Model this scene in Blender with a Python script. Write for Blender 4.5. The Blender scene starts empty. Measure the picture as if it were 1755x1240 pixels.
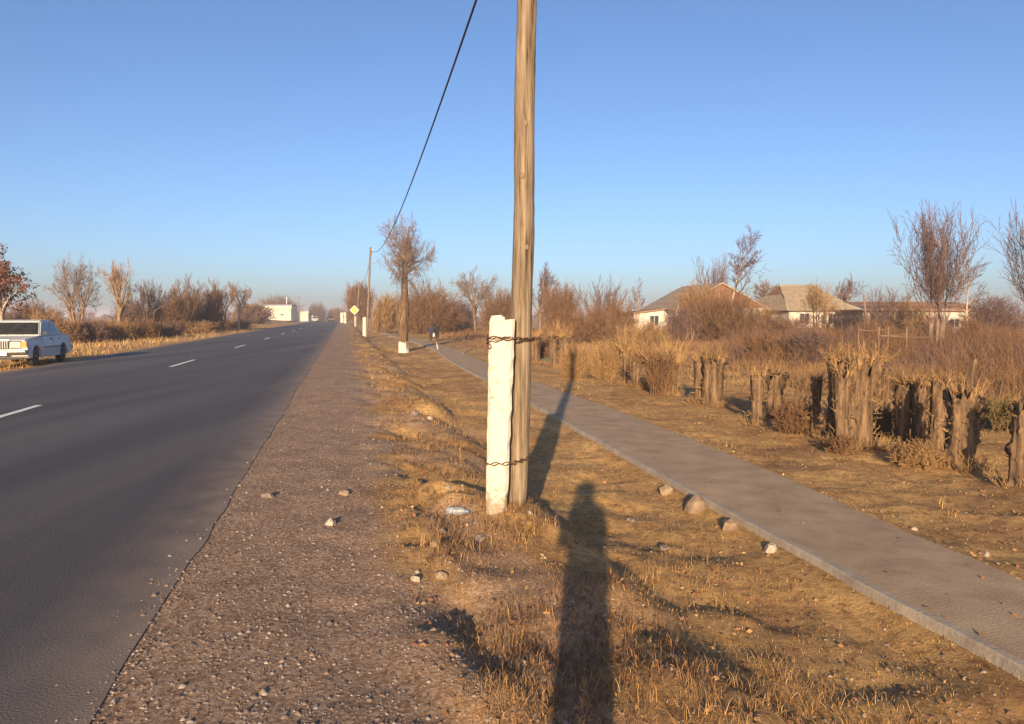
import bpy, bmesh, math, random
import numpy as np
from mathutils import Vector, Matrix

sc = bpy.context.scene
COL = sc.collection
R = math.radians

# ------------------------------------------------------------------ camera
CAMZ = 1.52
FPX = 1276.0                       # focal length in pixels of the 1755 px wide photograph
PITCH = math.atan(79 / FPX)
cam_d = bpy.data.cameras.new("camera")
cam_d.sensor_width = 36.0
cam_d.lens = 36.0 * FPX / 1755.0
cam_d.clip_start = 0.02
cam_d.clip_end = 9000
cam = bpy.data.objects.new("camera", cam_d)
cam.location = (0, 0, CAMZ)
cam.rotation_euler = (R(90) - PITCH, 0, 0)
COL.objects.link(cam)
sc.camera = cam

# ------------------------------------------------------------------ sky, sun, exposure
SUN_EL, SUN_AZ = R(13.0), R(6.0)   # light travels towards SUN_AZ right of the view
w = bpy.data.worlds.new("World")
sc.world = w
w.use_nodes = True
nt = w.node_tree
sky = nt.nodes.new("ShaderNodeTexSky")
sky.sky_type = 'NISHITA'
sky.sun_disc = False
sky.sun_elevation = SUN_EL
sky.sun_rotation = SUN_AZ + math.pi
sky.altitude = 300
sky.air_density = 0.8
sky.dust_density = 1.8
sky.ozone_density = 4.0
bg = nt.nodes["Background"]
bg.inputs["Strength"].default_value = 0.096
tint = nt.nodes.new("ShaderNodeMix"); tint.data_type = 'RGBA'; tint.blend_type = 'MULTIPLY'; tint.inputs[0].default_value = 1.0
tint.inputs[7].default_value = (1.11, 1.01, .98, 1)      # the camera's white balance
nt.links.new(sky.outputs[0], tint.inputs[6]); nt.links.new(tint.outputs[2], bg.inputs[0])

sun_d = bpy.data.lights.new("sun", 'SUN')
sun_d.energy = 4.8
sun_d.angle = R(0.6)
sun_d.color = (1.0, 0.75, 0.46)
sun = bpy.data.objects.new("sun", sun_d)
ldir = Vector((math.sin(SUN_AZ) * math.cos(SUN_EL), math.cos(SUN_AZ) * math.cos(SUN_EL), -math.sin(SUN_EL)))
sun.rotation_euler = ldir.to_track_quat('-Z', 'Y').to_euler()
sun.location = (-20, -40, 30)
COL.objects.link(sun)

sc.view_settings.view_transform = 'Standard'
sc.view_settings.look = 'None'
sc.view_settings.exposure = 1.0
sc.view_settings.gamma = 1.0
sc.view_settings.use_curve_mapping = False
sc.cycles.use_denoising = True
sc.cycles.max_bounces = 6
sc.cycles.diffuse_bounces = 3
sc.cycles.transparent_max_bounces = 8

# ------------------------------------------------------------------ coordinates
TH = R(12.7)                       # the road runs 12.7 degrees left of the view
CT, ST = math.cos(TH), math.sin(TH)
def uv2xy(u, v): return u * CT - v * ST, u * ST + v * CT
def xy2uv(x, y): return x * CT + y * ST, -x * ST + y * CT

# value noise
_rs = np.random.RandomState(7)
_LAT = _rs.rand(256, 256)
def vnoise(x, y, s, seed=0):
    x = np.asarray(x, float) / s + 37.3 * seed + 500
    y = np.asarray(y, float) / s + 91.7 * seed + 500
    i = np.floor(x).astype(int); j = np.floor(y).astype(int)
    fx = x - i; fy = y - j
    fx = fx * fx * (3 - 2 * fx); fy = fy * fy * (3 - 2 * fy)
    i0, j0, i1, j1 = i % 256, j % 256, (i + 1) % 256, (j + 1) % 256
    return (_LAT[i0, j0] * (1 - fx) * (1 - fy) + _LAT[i1, j0] * fx * (1 - fy)
            + _LAT[i0, j1] * (1 - fx) * fy + _LAT[i1, j1] * fx * fy) * 2 - 1
def sstep(a, b, x):
    t = np.clip((np.asarray(x, float) - a) / (b - a), 0, 1)
    return t * t * (3 - 2 * t)

ROAD_L, ROAD_C, ROAD_R = -8.95, -5.02, -0.95
PV = np.array([-30, -4, 0, 3, 5, 7, 9, 12, 16, 20, 26, 32, 38, 46, 56, 66, 80, 93, 140])
PL = np.array([3.0, 3.18, 3.24, 3.29, 3.33, 3.39, 3.46, 3.6, 3.72, 3.8, 3.95, 4.2, 4.58, 4.66, 4.4, 4.1, 3.7, 3.3, 2.6])
PR = np.array([4.1, 4.18, 4.26, 4.36, 4.53, 4.78, 4.92, 5.02, 5.06, 5.08, 5.2, 5.5, 5.9, 5.85, 5.45, 5.0, 4.6, 4.2, 3.5])
def spl(v, ys):
    a = np.interp(np.asarray(v) - 2.0, PV, ys); b = np.interp(v, PV, ys); c = np.interp(np.asarray(v) + 2.0, PV, ys)
    return (a + b + c) / 3
PR = PR - .07
PATH_Z = -0.25
def crest(u, v):
    m = 1 - sstep(9, 17, np.abs(np.asarray(u) + 5))
    return -m * 0.013 * np.clip(np.asarray(v, float) - 205, 0, 420)
GU = [-3000, -60, -32, -24, -20, -18.5, -16.5, -13, -9.8, -9.05, -8.9, -1.25, -0.99, 0.3, 1.25, 1.5, 1.85, 2.2, 3.2, 5.3, 6.9, 7.3, 7.85, 8.35, 9.3, 12, 40, 3000]
GZ = [0.1, .15, .2, .12, -.1, -.35, -.3, -.12, -.05, -.04, -.08, -.07, .0065, -.04, -.065, -.12, -.29, -.32, -.33, -.31, -.29, -.32, -.44, -.46, -.38, -.32, -.3, -.3]
GZ2 = list(GZ)
for _i in range(20, 25): GZ2[_i] = -.3
def ground(u, v):
    u = np.asarray(u, float); v = np.asarray(v, float)
    wob = 0.18 * vnoise(v, u * 0, 2.3, 5)
    m = sstep(27, 33, v)
    z = np.interp(u + wob * (u > 6) + .16 * vnoise(v, u * 0, 1.3, 6) * (u > .6) * (u < 3), GU, GZ) * (1 - m) + np.interp(u, GU, GZ2) * m
    off = 1 - sstep(ROAD_L - .9, ROAD_L - .1, u) * (1 - sstep(ROAD_R + .1, ROAD_R + 1.2, u))
    verge = sstep(0.0, 0.9, u) * (1 - .55 * sstep(2.2, 3.4, u)) * (1 - sstep(60, 120, v))
    field = sstep(8.5, 10, u)
    z = z + off * 0.045 * vnoise(u, v, 3.1, 1)
    z = z + (0.055 * verge + .045 * verge * (1 - sstep(1.3, 1.9, u)) + .05 * field) * vnoise(u, v, 0.62, 2)
    z = z + (0.008 * off + 0.020 * verge) * vnoise(u, v, 0.21, 3)
    z = z + off * (0.004 + .006 * verge) * vnoise(u, v, 0.085, 4)
    z = z + 0.06 * np.exp(-((u - 1.2) ** 2 + (v - 5.6) ** 2) / .35)
    z = z - .075 * np.exp(-((u - .72 - .12 * vnoise(v, u * 0, .9, 7)) / .22) ** 2) * (1 - sstep(6.5, 9, v)) * (.4 + 1.3 * vnoise(u, v, .24, 8))
    # bed of the path
    d = np.minimum(u - spl(v, PL), spl(v, PR) - u)
    b = sstep(-.28, .0, d)
    rt = u > .5 * (spl(v, PL) + spl(v, PR))
    z = z * (1 - b) + (PATH_Z - np.where(rt, .008, .045) - .06 * sstep(-.01, .12, d)) * b
    return z + crest(u, v)
def gxy(x, y):
    u, v = xy2uv(x, y)
    return float(ground(u, v))
def at(px, D, dz=0.0):
    """point on the ground D metres ahead, in the direction of photograph column px"""
    X = (px - 877.5) / FPX * D
    return Vector((X, D, gxy(X, D) + dz))
def hit(px, py):
    """where the sight line through a photograph pixel meets the ground"""
    x = (px - 877.5) / FPX; y = -(py - 620) / FPX
    d = Vector((x, math.cos(PITCH) + y * math.sin(PITCH), -math.sin(PITCH) + y * math.cos(PITCH)))
    t = np.geomspace(1.0, 2000, 3000)
    zz = CAMZ + d.z * t; u, v = xy2uv(d.x * t, d.y * t)
    k = int(np.argmax(zz <= ground(u, v)))
    p = Vector((0, 0, CAMZ)) + d * float(t[k])
    return Vector((p.x, p.y, gxy(p.x, p.y)))
def ztop(py, D): return CAMZ + (541 - py) / FPX * D

# ------------------------------------------------------------------ materials
def lnk(m, a, b): m.node_tree.links.new(a, b)
def pmat(name, cols, scale=8.0, rough=0.85, bump=0.0, bscale=None, stretch=(1, 1, 1), metal=0.0, detail=5, spec=0.3, contrast=(0.3, 0.7), attr=None, trans=0.0):
    m = bpy.data.materials.new(name); m.use_nodes = True
    n = m.node_tree.nodes; b = n["Principled BSDF"]
    b.inputs["Roughness"].default_value = rough
    b.inputs["Metallic"].default_value = metal
    b.inputs["Specular IOR Level"].default_value = spec
    if trans: b.inputs["Transmission Weight"].default_value = trans
    tc = n.new("ShaderNodeTexCoord"); mp = n.new("ShaderNodeMapping")
    mp.inputs["Scale"].default_value = stretch
    lnk(m, tc.outputs["Object"], mp.inputs[0])
    nz = n.new("ShaderNodeTexNoise"); nz.inputs["Scale"].default_value = scale; nz.inputs["Detail"].default_value = detail
    nz.inputs["Roughness"].default_value = .65
    lnk(m, mp.outputs[0], nz.inputs["Vector"])
    cr = n.new("ShaderNodeValToRGB"); e = cr.color_ramp.elements
    k = len(cols)
    for i, c in enumerate(cols):
        pos = contrast[0] + (contrast[1] - contrast[0]) * (i / max(1, k - 1))
        if i < 2: el = e[i]; el.position = pos
        else: el = e.new(pos)
        el.color = (*c, 1)
    if k == 1: e[1].color = (*cols[0], 1)
    lnk(m, nz.outputs[0], cr.inputs[0])
    out = cr.outputs[0]
    if attr:
        a = n.new("ShaderNodeAttribute"); a.attribute_name = attr
        mx = n.new("ShaderNodeMix"); mx.data_type = 'RGBA'; mx.blend_type = 'MULTIPLY'; mx.inputs[0].default_value = 1
        lnk(m, out, mx.inputs[6]); lnk(m, a.outputs["Color"], mx.inputs[7]); out = mx.outputs[2]
    lnk(m, out, b.inputs["Base Color"])
    if bump:
        nb = n.new("ShaderNodeTexNoise"); nb.inputs["Scale"].default_value = bscale or scale * 2; nb.inputs["Detail"].default_value = 6
        lnk(m, mp.outputs[0], nb.inputs["Vector"])
        bp = n.new("ShaderNodeBump"); bp.inputs["Strength"].default_value = 1.0; bp.inputs["Distance"].default_value = bump
        lnk(m, nb.outputs[0], bp.inputs["Height"]); lnk(m, bp.outputs[0], b.inputs["Normal"])
    return m

M = {}
M['bark_grey'] = pmat('bark_grey', [(.13, .085, .06), (.25, .17, .12)], 6, .9, .01, 20, (1, 1, .3))
M['bark_tan'] = pmat('bark_tan', [(.15, .09, .05), (.30, .19, .11)], 6, .9, .01, 20, (1, 1, .3))
M['bark_pale'] = pmat('bark_pale', [(.30, .22, .16), (.5, .38, .28)], 6, .85, .01, 20, (1, 1, .3))
M['twig_grey'] = pmat('twig_grey', [(.15, .10, .075), (.25, .175, .13)], 2, .9)
M['twig_red'] = pmat('twig_red', [(.125, .066, .032), (.245, .135, .068)], 2, .9)
M['twig_mauve'] = pmat('twig_mauve', [(.105, .062, .052), (.19, .115, .095)], 2, .9)
M['twig_straw'] = pmat('twig_straw', [(.19, .105, .046), (.37, .225, .10)], 2, .9)
M['twig_olive'] = pmat('twig_olive', [(.12, .09, .035), (.24, .17, .07)], 2, .9)
M['cut_shoot'] = pmat('cut_shoot', [(.24, .13, .055), (.46, .29, .125)], 3, .9)
M['stump_bark'] = pmat('stump_bark', [(.04, .024, .015), (.125, .077, .043), (.225, .142, .076)], 16, .95, .03, 22, (1, 1, .13), contrast=(.34, .66))
M['cut_wood'] = pmat('cut_wood', [(.17, .095, .045), (.36, .22, .105)], 14, .85, .003, 30, (1, 1, .4))
M['leaf_red'] = pmat('leaf_red', [(.07, .024, .014), (.14, .048, .024), (.19, .075, .034)], 1.4, .75)
M['leaf_dry'] = pmat('leaf_dry', [(.20, .11, .05), (.36, .21, .09)], 5, .85)
M['leaf_shrub'] = pmat('leaf_shrub', [(.085, .055, .026), (.20, .115, .05)], 1.2, .85)
M['asphalt'] = None
M['white_paint'] = pmat('road_paint', [(.55, .53, .5), (.82, .8, .76)], 22, .7, .002, 60)
M['whitewash'] = pmat('whitewash', [(.30, .24, .17), (.46, .415, .335), (.51, .465, .385)], 11, .9, .004, 26, contrast=(.24, .5))
M['limewash_wall'] = pmat('limewash_wall', [(.42, .375, .31), (.53, .49, .42)], 1.3, .9, .006, 9)
M['pole_wood'] = None
M['wire'] = pmat('rusty_wire', [(.05, .03, .022), (.16, .08, .05)], 30, .7, metal=.5)
M['cable'] = pmat('cable', [(.03, .03, .032), (.05, .05, .05)], 5, .6)
M['concrete'] = pmat('concrete', [(.24, .165, .10), (.35, .245, .15), (.43, .31, .195)], 3.0, .9, .004, 60, contrast=(.25, .75))
M['kerb'] = pmat('kerb_concrete', [(.24, .195, .15), (.37, .31, .245)], 7, .9, .004, 40)
M['stone'] = pmat('stone', [(.16, .11, .07), (.32, .235, .155)], 9, .9, .006, 26)
M['stone_dark'] = pmat('stone_dark', [(.13, .1, .085), (.26, .2, .16)], 12, .9, .006, 26)
M['stone_pale'] = pmat('stone_pale', [(.25, .2, .15), (.44, .37, .29)], 12, .9, .004, 26)
M['slate'] = pmat('slate_sheet', [(.20, .15, .10), (.36, .28, .185)], 2.4, .9, .006, 12)
M['board'] = pmat('gable_board', [(.13, .065, .035), (.23, .12, .065)], 3, .85, .01, 10, (1, 1, .2))
M['dark'] = pmat('dark_opening', [(.02, .02, .022), (.03, .03, .03)], 3, .4)
M['winframe'] = pmat('window_frame', [(.30, .33, .36), (.42, .45, .47)], 8, .7)
M['roof_blue'] = pmat('roof_blue', [(.12, .17, .25), (.18, .24, .33)], 3, .6)
M['mud_wall'] = pmat('mud_wall', [(.28, .19, .12), (.42, .31, .21)], 2.3, .95, .01, 10)
M['roof_rust'] = pmat('roof_rust', [(.19, .10, .06), (.30, .17, .10)], 3, .9, .005, 12)
M['paint_white'] = pmat('car_paint_white', [(.44, .43, .41), (.55, .545, .53)], 1.6, .4, spec=.4)
M['paint_dark'] = pmat('car_paint_dark', [(.03, .03, .035), (.05, .05, .055)], 1.2, .25, spec=.5)
M['glass'] = pmat('car_glass', [(.012, .014, .016), (.045, .042, .038)], 3, .16, spec=.35)
M['rubber'] = pmat('rubber', [(.018, .018, .018), (.035, .032, .03)], 20, .85)
M['rim'] = pmat('rim', [(.10, .10, .10), (.2, .2, .2)], 10, .5, metal=.5)
M['chrome'] = pmat('chrome', [(.55, .53, .5), (.65, .62, .58)], 10, .22, metal=1)
M['plastic'] = pmat('black_plastic', [(.02, .02, .02), (.035, .035, .035)], 10, .6)
M['lamp'] = pmat('lamp_glass', [(.22, .21, .2), (.6, .58, .54)], 24, .12, spec=.7)
M['amber'] = pmat('amber_glass', [(.6, .2, .02), (.75, .28, .03)], 10, .2, spec=.6)
M['redlamp'] = pmat('red_glass', [(.35, .02, .02), (.45, .03, .03)], 10, .2, spec=.6)
M['yellow'] = pmat('sign_yellow', [(.45, .27, .03), (.55, .35, .05)], 5, .5)
M['signwhite'] = pmat('sign_white', [(.75, .75, .72), (.82, .82, .8)], 5, .5)
M['steel'] = pmat('steel', [(.25, .25, .25), (.35, .35, .35)], 8, .5, metal=.7)
M['bottle'] = pmat('bottle_plastic', [(.6, .66, .70), (.85, .88, .9)], 14, .2, .008, 40, trans=.8, spec=.5)
M['cap_blue'] = pmat('cap_blue', [(.08, .2, .5), (.1, .25, .55)], 5, .4)
M['skin'] = pmat('skin', [(.42, .25, .17), (.5, .31, .21)], 6, .6)
M['hair'] = pmat('hair', [(.012, .01, .009), (.03, .025, .02)], 30, .6)
M['cloth_navy'] = pmat('cloth_navy', [(.025, .022, .035), (.045, .04, .06)], 14, .9)
M['cloth_black'] = pmat('cloth_black', [(.012, .012, .014), (.025, .024, .028)], 14, .9)
M['cloth_plum'] = pmat('cloth_plum', [(.06, .03, .045), (.09, .05, .065)], 14, .9)
M['cloth_white'] = pmat('cloth_white', [(.7, .68, .66), (.8, .78, .76)], 14, .9)
M['grass_blade'] = pmat('dry_grass', [(.75, .72, .7), (1, 1, 1)], 3, .85, attr='tint')
M['pebble'] = pmat('pebble', [(.8, .8, .8), (1, 1, 1)], 20, .9, attr='tint')

def mk_asphalt():
    m = bpy.data.materials.new('asphalt'); m.use_nodes = True
    n = m.node_tree.nodes; b = n["Principled BSDF"]
    b.inputs["Roughness"].default_value = .82; b.inputs["Specular IOR Level"].default_value = .35
    tc = n.new("ShaderNodeTexCoord")
    big = n.new("ShaderNodeTexNoise"); big.inputs["Scale"].default_value = .35; big.inputs["Detail"].default_value = 4
    mp = n.new("ShaderNodeMapping"); mp.inputs["Rotation"].default_value = (0, 0, -TH); mp.inputs["Scale"].default_value = (2.6, .16, 1)
    lnk(m, tc.outputs["Object"], mp.inputs[0]); lnk(m, mp.outputs[0], big.inputs["Vector"])
    c1 = n.new("ShaderNodeValToRGB"); c1.color_ramp.elements[0].position = .3; c1.color_ramp.elements[1].position = .72
    c1.color_ramp.elements[0].color = (.046, .042, .046, 1); c1.color_ramp.elements[1].color = (.104, .095, .096, 1)
    lnk(m, big.outputs[0], c1.inputs[0])
    fine = n.new("ShaderNodeTexNoise"); fine.inputs["Scale"].default_value = 90; fine.inputs["Detail"].default_value = 3
    lnk(m, tc.outputs["Object"], fine.inputs["Vector"])
    c2 = n.new("ShaderNodeValToRGB"); c2.color_ramp.elements[0].position = .35; c2.color_ramp.elements[1].position = .7
    c2.color_ramp.elements[0].color = (.7, .7, .7, 1); c2.color_ramp.elements[1].color = (1.35, 1.3, 1.25, 1)
    lnk(m, fine.outputs[0], c2.inputs[0])
    mx = n.new("ShaderNodeMix"); mx.data_type = 'RGBA'; mx.blend_type = 'MULTIPLY'; mx.inputs[0].default_value = 1
    lnk(m, c1.outputs[0], mx.inputs[6]); lnk(m, c2.outputs[0], mx.inputs[7])
    # dust blown in from the verges, held in a mesh attribute
    a = n.new("ShaderNodeAttribute"); a.attribute_name = "dust"
    dn = n.new("ShaderNodeTexNoise"); dn.inputs["Scale"].default_value = 3; dn.inputs["Detail"].default_value = 6
    lnk(m, tc.outputs["Object"], dn.inputs["Vector"])
    mul = n.new("ShaderNodeMath"); mul.operation = 'MULTIPLY'
    lnk(m, a.outputs["Fac"], mul.inputs[0]); lnk(m, dn.outputs[0], mul.inputs[1])
    m2 = n.new("ShaderNodeMix"); m2.data_type = 'RGBA'
    lnk(m, mul.outputs[0], m2.inputs[0]); lnk(m, mx.outputs[2], m2.inputs[6]); m2.inputs[7].default_value = (.22, .16, .115, 1)
    lnk(m, m2.outputs[2], b.inputs["Base Color"])
    bp = n.new("ShaderNodeBump"); bp.inputs["Distance"].default_value = .004; bp.inputs["Strength"].default_value = .8
    lnk(m, fine.outputs[0], bp.inputs["Height"]); lnk(m, bp.outputs[0], b.inputs["Normal"])
    return m
M['asphalt'] = mk_asphalt()

def mk_ground():
    m = bpy.data.materials.new('ground_soil'); m.use_nodes = True
    n = m.node_tree.nodes; b = n["Principled BSDF"]
    b.inputs["Roughness"].default_value = .95; b.inputs["Specular IOR Level"].default_value = .1
    tc = n.new("ShaderNodeTexCoord")
    def noise(s, d=6, r=.6):
        z = n.new("ShaderNodeTexNoise"); z.inputs["Scale"].default_value = s; z.inputs["Detail"].default_value = d; z.inputs["Roughness"].default_value = r
        lnk(m, tc.outputs["Object"], z.inputs["Vector"]); return z
    def ramp(src, stops):
        c = n.new("ShaderNodeValToRGB"); e = c.color_ramp.elements
        for i, (p, col) in enumerate(stops):
            el = e[i] if i < 2 else e.new(p)
            el.position = p; el.color = (*col, 1)
        lnk(m, src, c.inputs[0]); return c
    # dry grass and earth
    n1 = noise(1.1, 8, .7); n2 = noise(14, 6, .7); n3 = noise(.12, 5)
    c1 = ramp(n1.outputs[0], [(.3, (.25, .145, .075)), (.48, (.45, .275, .12)), (.66, (.62, .40, .17))])
    c2 = ramp(n2.outputs[0], [(.3, (.42, .38, .36)), (.52, (1, 1, 1)), (.75, (1.25, 1.2, 1.1))])
    mx = n.new("ShaderNodeMix"); mx.data_type = 'RGBA'; mx.blend_type = 'MULTIPLY'; mx.inputs[0].default_value = 1
    lnk(m, c1.outputs[0], mx.inputs[6]); lnk(m, c2.outputs[0], mx.inputs[7])
    c3 = ramp(n3.outputs[0], [(.35, (.8, .74, .7)), (.65, (1.1, 1.08, 1))])
    mx3 = n.new("ShaderNodeMix"); mx3.data_type = 'RGBA'; mx3.blend_type = 'MULTIPLY'; mx3.inputs[0].default_value = 1
    lnk(m, mx.outputs[2], mx3.inputs[6]); lnk(m, c3.outputs[0], mx3.inputs[7])
    # gravel
    vo = n.new("ShaderNodeTexVoronoi"); vo.inputs["Scale"].default_value = 60
    lnk(m, tc.outputs["Object"], vo.inputs["Vector"])
    g1 = ramp(vo.outputs["Color"], [(.1, (.22, .14, .09)), (.5, (.36, .24, .16)), (.9, (.52, .38, .27))])
    n4 = noise(2.2, 6, .7)
    g2 = ramp(n4.outputs[0], [(.3, (.68, .66, .66)), (.7, (1.15, 1.1, 1.05))])
    gx = n.new("ShaderNodeMix"); gx.data_type = 'RGBA'; gx.blend_type = 'MULTIPLY'; gx.inputs[0].default_value = 1
    lnk(m, g1.outputs[0], gx.inputs[6]); lnk(m, g2.outputs[0], gx.inputs[7])
    a = n.new("ShaderNodeAttribute"); a.attribute_name = "gravel"
    fx = n.new("ShaderNodeMix"); fx.data_type = 'RGBA'
    lnk(m, a.outputs["Fac"], fx.inputs[0]); lnk(m, mx3.outputs[2], fx.inputs[6]); lnk(m, gx.outputs[2], fx.inputs[7])
    lnk(m, fx.outputs[2], b.inputs["Base Color"])
    nb = noise(38, 6, .75)
    bp = n.new("ShaderNodeBump"); bp.inputs["Distance"].default_value = .02; bp.inputs["Strength"].default_value = 1
    lnk(m, nb.outputs[0], bp.inputs["Height"]); lnk(m, bp.outputs[0], b.inputs["Normal"])
    return m
M['ground'] = mk_ground()

def mk_pole():
    m = pmat('pole_wood', [(.035, .024, .017), (.14, .10, .064), (.205, .152, .10), (.28, .212, .142)], 34, .95, .014, 52, (1, 1, .055), contrast=(.33, .64), detail=9)
    return m
M['pole_wood'] = mk_pole()

# ------------------------------------------------------------------ mesh helpers
def link(o, parent=None):
    COL.objects.link(o)
    if parent: o.parent = parent
    return o
def mesh_np(name, V, F, smooth=False):
    """V (n,3), F (m,k) all faces with k corners"""
    me = bpy.data.meshes.new(name)
    V = np.asarray(V, np.float32); F = np.asarray(F, np.int32)
    me.vertices.add(len(V)); me.vertices.foreach_set("co", V.ravel())
    k = F.shape[1]
    me.loops.add(F.size); me.loops.foreach_set("vertex_index", F.ravel())
    me.polygons.add(len(F)); me.polygons.foreach_set("loop_start", np.arange(0, F.size, k, dtype=np.int32))
    me.polygons.foreach_set("use_smooth", np.full(len(F), bool(smooth)))
    me.update(calc_edges=True); me.validate()
    return me
def ob(name, me, mat=None, parent=None, loc=None):
    if isinstance(me, bmesh.types.BMesh):
        b = me; me = bpy.data.meshes.new(name); bmesh.ops.recalc_face_normals(b, faces=b.faces); b.to_mesh(me); b.free()
    if mat is not None and not me.materials: me.materials.append(M[mat] if isinstance(mat, str) else mat)
    o = bpy.data.objects.new(name, me)
    if loc is not None: o.location = loc
    return link(o, parent)
def tag(o, label, cat=None, group=None, kind=None):
    if label: o['label'] = label
    if cat: o['category'] = cat
    if group: o['group'] = group
    if kind: o['kind'] = kind
    return o
def thing(name, label, cat, loc, rz=0.0, group=None):
    o = bpy.data.objects.new(name, None); o.empty_display_size = .2
    o.location = loc; o.rotation_euler = (0, 0, rz)
    return tag(link(o), label, cat, group)
def seg_mesh(name, segs, sides=3):
    """many tapered twigs: rows x0 y0 z0 x1 y1 z1 r0 r1"""
    S = np.asarray(segs, float)
    p, q, r0, r1 = S[:, 0:3], S[:, 3:6], S[:, 6], S[:, 7]
    d = q - p; d /= np.linalg.norm(d, axis=1, keepdims=True) + 1e-9
    a = np.where(np.abs(d[:, 2:3]) < .9, np.array([[0, 0, 1.]]), np.array([[1., 0, 0]]))
    e1 = np.cross(d, a); e1 /= np.linalg.norm(e1, axis=1, keepdims=True) + 1e-9
    e2 = np.cross(d, e1)
    ang = np.arange(sides) * 2 * math.pi / sides
    ca, sa = np.cos(ang), np.sin(ang)
    ring = e1[:, None, :] * ca[None, :, None] + e2[:, None, :] * sa[None, :, None]
    V = np.concatenate([p[:, None, :] + ring * r0[:, None, None], q[:, None, :] + ring * r1[:, None, None]], 1)
    n = len(S); base = (np.arange(n) * 2 * sides)[:, None]
    F = []
    for i in range(sides):
        j = (i + 1) % sides
        F.append(np.concatenate([base + j, base + i, base + sides + i, base + sides + j], 1))
    F = np.stack(F, 1).reshape(-1, 4)
    return mesh_np(name, V.reshape(-1, 3), F, smooth=True)
def tube_bm(bm, pts, rads, sides=10, noise=0.0, rng=None, cap=True, fl=0.0, nfl=5, ph=0.0):
    """one continuous swept surface with shared rings"""
    rings = []; pts = [Vector(p) for p in pts]; n = len(pts)
    for i, p in enumerate(pts):
        d = (pts[min(i + 1, n - 1)] - pts[max(i - 1, 0)]).normalized()
        a = Vector((0, 1, 0)) if abs(d.y) < .9 else Vector((1, 0, 0))
        e1 = d.cross(a).normalized(); e2 = d.cross(e1)
        ring = []
        for k in range(sides):
            t = 2 * math.pi * k / sides
            r = rads[i] * (1 + fl * math.sin(nfl * t + ph + i * .12) + (rng.uniform(-noise, noise) if rng else 0))
            ring.append(bm.verts.new(p + (e1 * math.cos(t) + e2 * math.sin(t)) * r))
        rings.append(ring)
    for i in range(n - 1):
        for k in range(sides):
            f = bm.faces.new((rings[i][k], rings[i][(k + 1) % sides], rings[i + 1][(k + 1) % sides], rings[i + 1][k])); f.smooth = True
    if cap:
        bm.faces.new(rings[0][::-1]); bm.faces.new(rings[-1])
    return rings
def box_bm(bm, x0, x1, y0, y1, z0, z1):
    v = [bm.verts.new(c) for c in ((x0, y0, z0), (x1, y0, z0), (x1, y1, z0), (x0, y1, z0), (x0, y0, z1), (x1, y0, z1), (x1, y1, z1), (x0, y1, z1))]
    for f in ((3, 2, 1, 0), (4, 5, 6, 7), (0, 1, 5, 4), (1, 2, 6, 5), (2, 3, 7, 6), (3, 0, 4, 7)): bm.faces.new([v[i] for i in f])
    return v
def box(name, dims, mat, parent=None, bev=0.0, **kw):
    bm = bmesh.new(); box_bm(bm, *dims)
    if bev: bmesh.ops.bevel(bm, geom=list(bm.edges), offset=bev, segments=2, affect='EDGES')
    return ob(name, bm, mat, parent, **kw)
def prism_bm(pts, y0, y1):
    """side outline (x,z) swept from y0 to y1"""
    bm = bmesh.new()
    a = [bm.verts.new((x, y0, z)) for x, z in pts]; b = [bm.verts.new((x, y1, z)) for x, z in pts]
    bm.faces.new(a); bm.faces.new(b[::-1])
    n = len(pts)
    for i in range(n): bm.faces.new((a[i], b[i], b[(i + 1) % n], a[(i + 1) % n]))
    bmesh.ops.recalc_face_normals(bm, faces=bm.faces)
    return bm

# ------------------------------------------------------------------ ground sheet
def axis(parts):
    a = []
    for lo, hi, st in parts: a.append(np.arange(lo, hi - st * .3, st))
    return np.concatenate(a)
def geo(a, b, n): return np.geomspace(a, b, n)
gu = np.concatenate([-geo(30, 3500, 24)[::-1][:-1], axis([(-30, -10, .5), (-10, -1.3, .45), (-1.3, 9.6, .06), (9.6, 24, .3), (24, 60, 1.5)]), geo(60, 3500, 22)])
gv = np.concatenate([-geo(8, 400, 12)[::-1][:-1], axis([(-8, 1.0, .3), (1.0, 11, .06), (11, 22, .12), (22, 45, .4), (45, 110, 1.6), (110, 260, 5)]), geo(260, 5000, 26)])
UU, VV = np.meshgrid(gu, gv)
ZZ = ground(UU, VV)
XX, YY = uv2xy(UU, VV)
nu, nv = len(gu), len(gv)
idx = np.arange(nu * nv).reshape(nv, nu)
F = np.stack([idx[:-1, :-1], idx[:-1, 1:], idx[1:, 1:], idx[1:, :-1]], -1).reshape(-1, 4)
me = mesh_np("ground", np.stack([XX, YY, ZZ], -1).reshape(-1, 3), F, smooth=True)
edge = 0.45 + .35 * vnoise(UU, VV, .8, 11) + .2 * vnoise(UU, VV, .25, 12)
grav = (1 - sstep(edge - .25, edge + .35, UU)) * sstep(ROAD_R - .3, ROAD_R, UU)
grav = np.maximum(grav, .55 * sstep(ROAD_L - .9 - .3 * vnoise(UU, VV, 1.2, 9), ROAD_L - .2, UU) * (UU < ROAD_R))
grav = np.maximum(grav, .75 * sstep(-.1, .4, vnoise(UU, VV, .9, 14)) * sstep(.4, .8, UU) * (1 - sstep(1.6, 2.4, UU)))
at_ = me.attributes.new("gravel", 'FLOAT', 'POINT'); at_.data.foreach_set("value", grav.astype(np.float32).ravel())
tag(ob("ground", me, 'ground'), 'dry straw-coloured ground and gravel verge either side of the road', None, None, 'structure')

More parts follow.
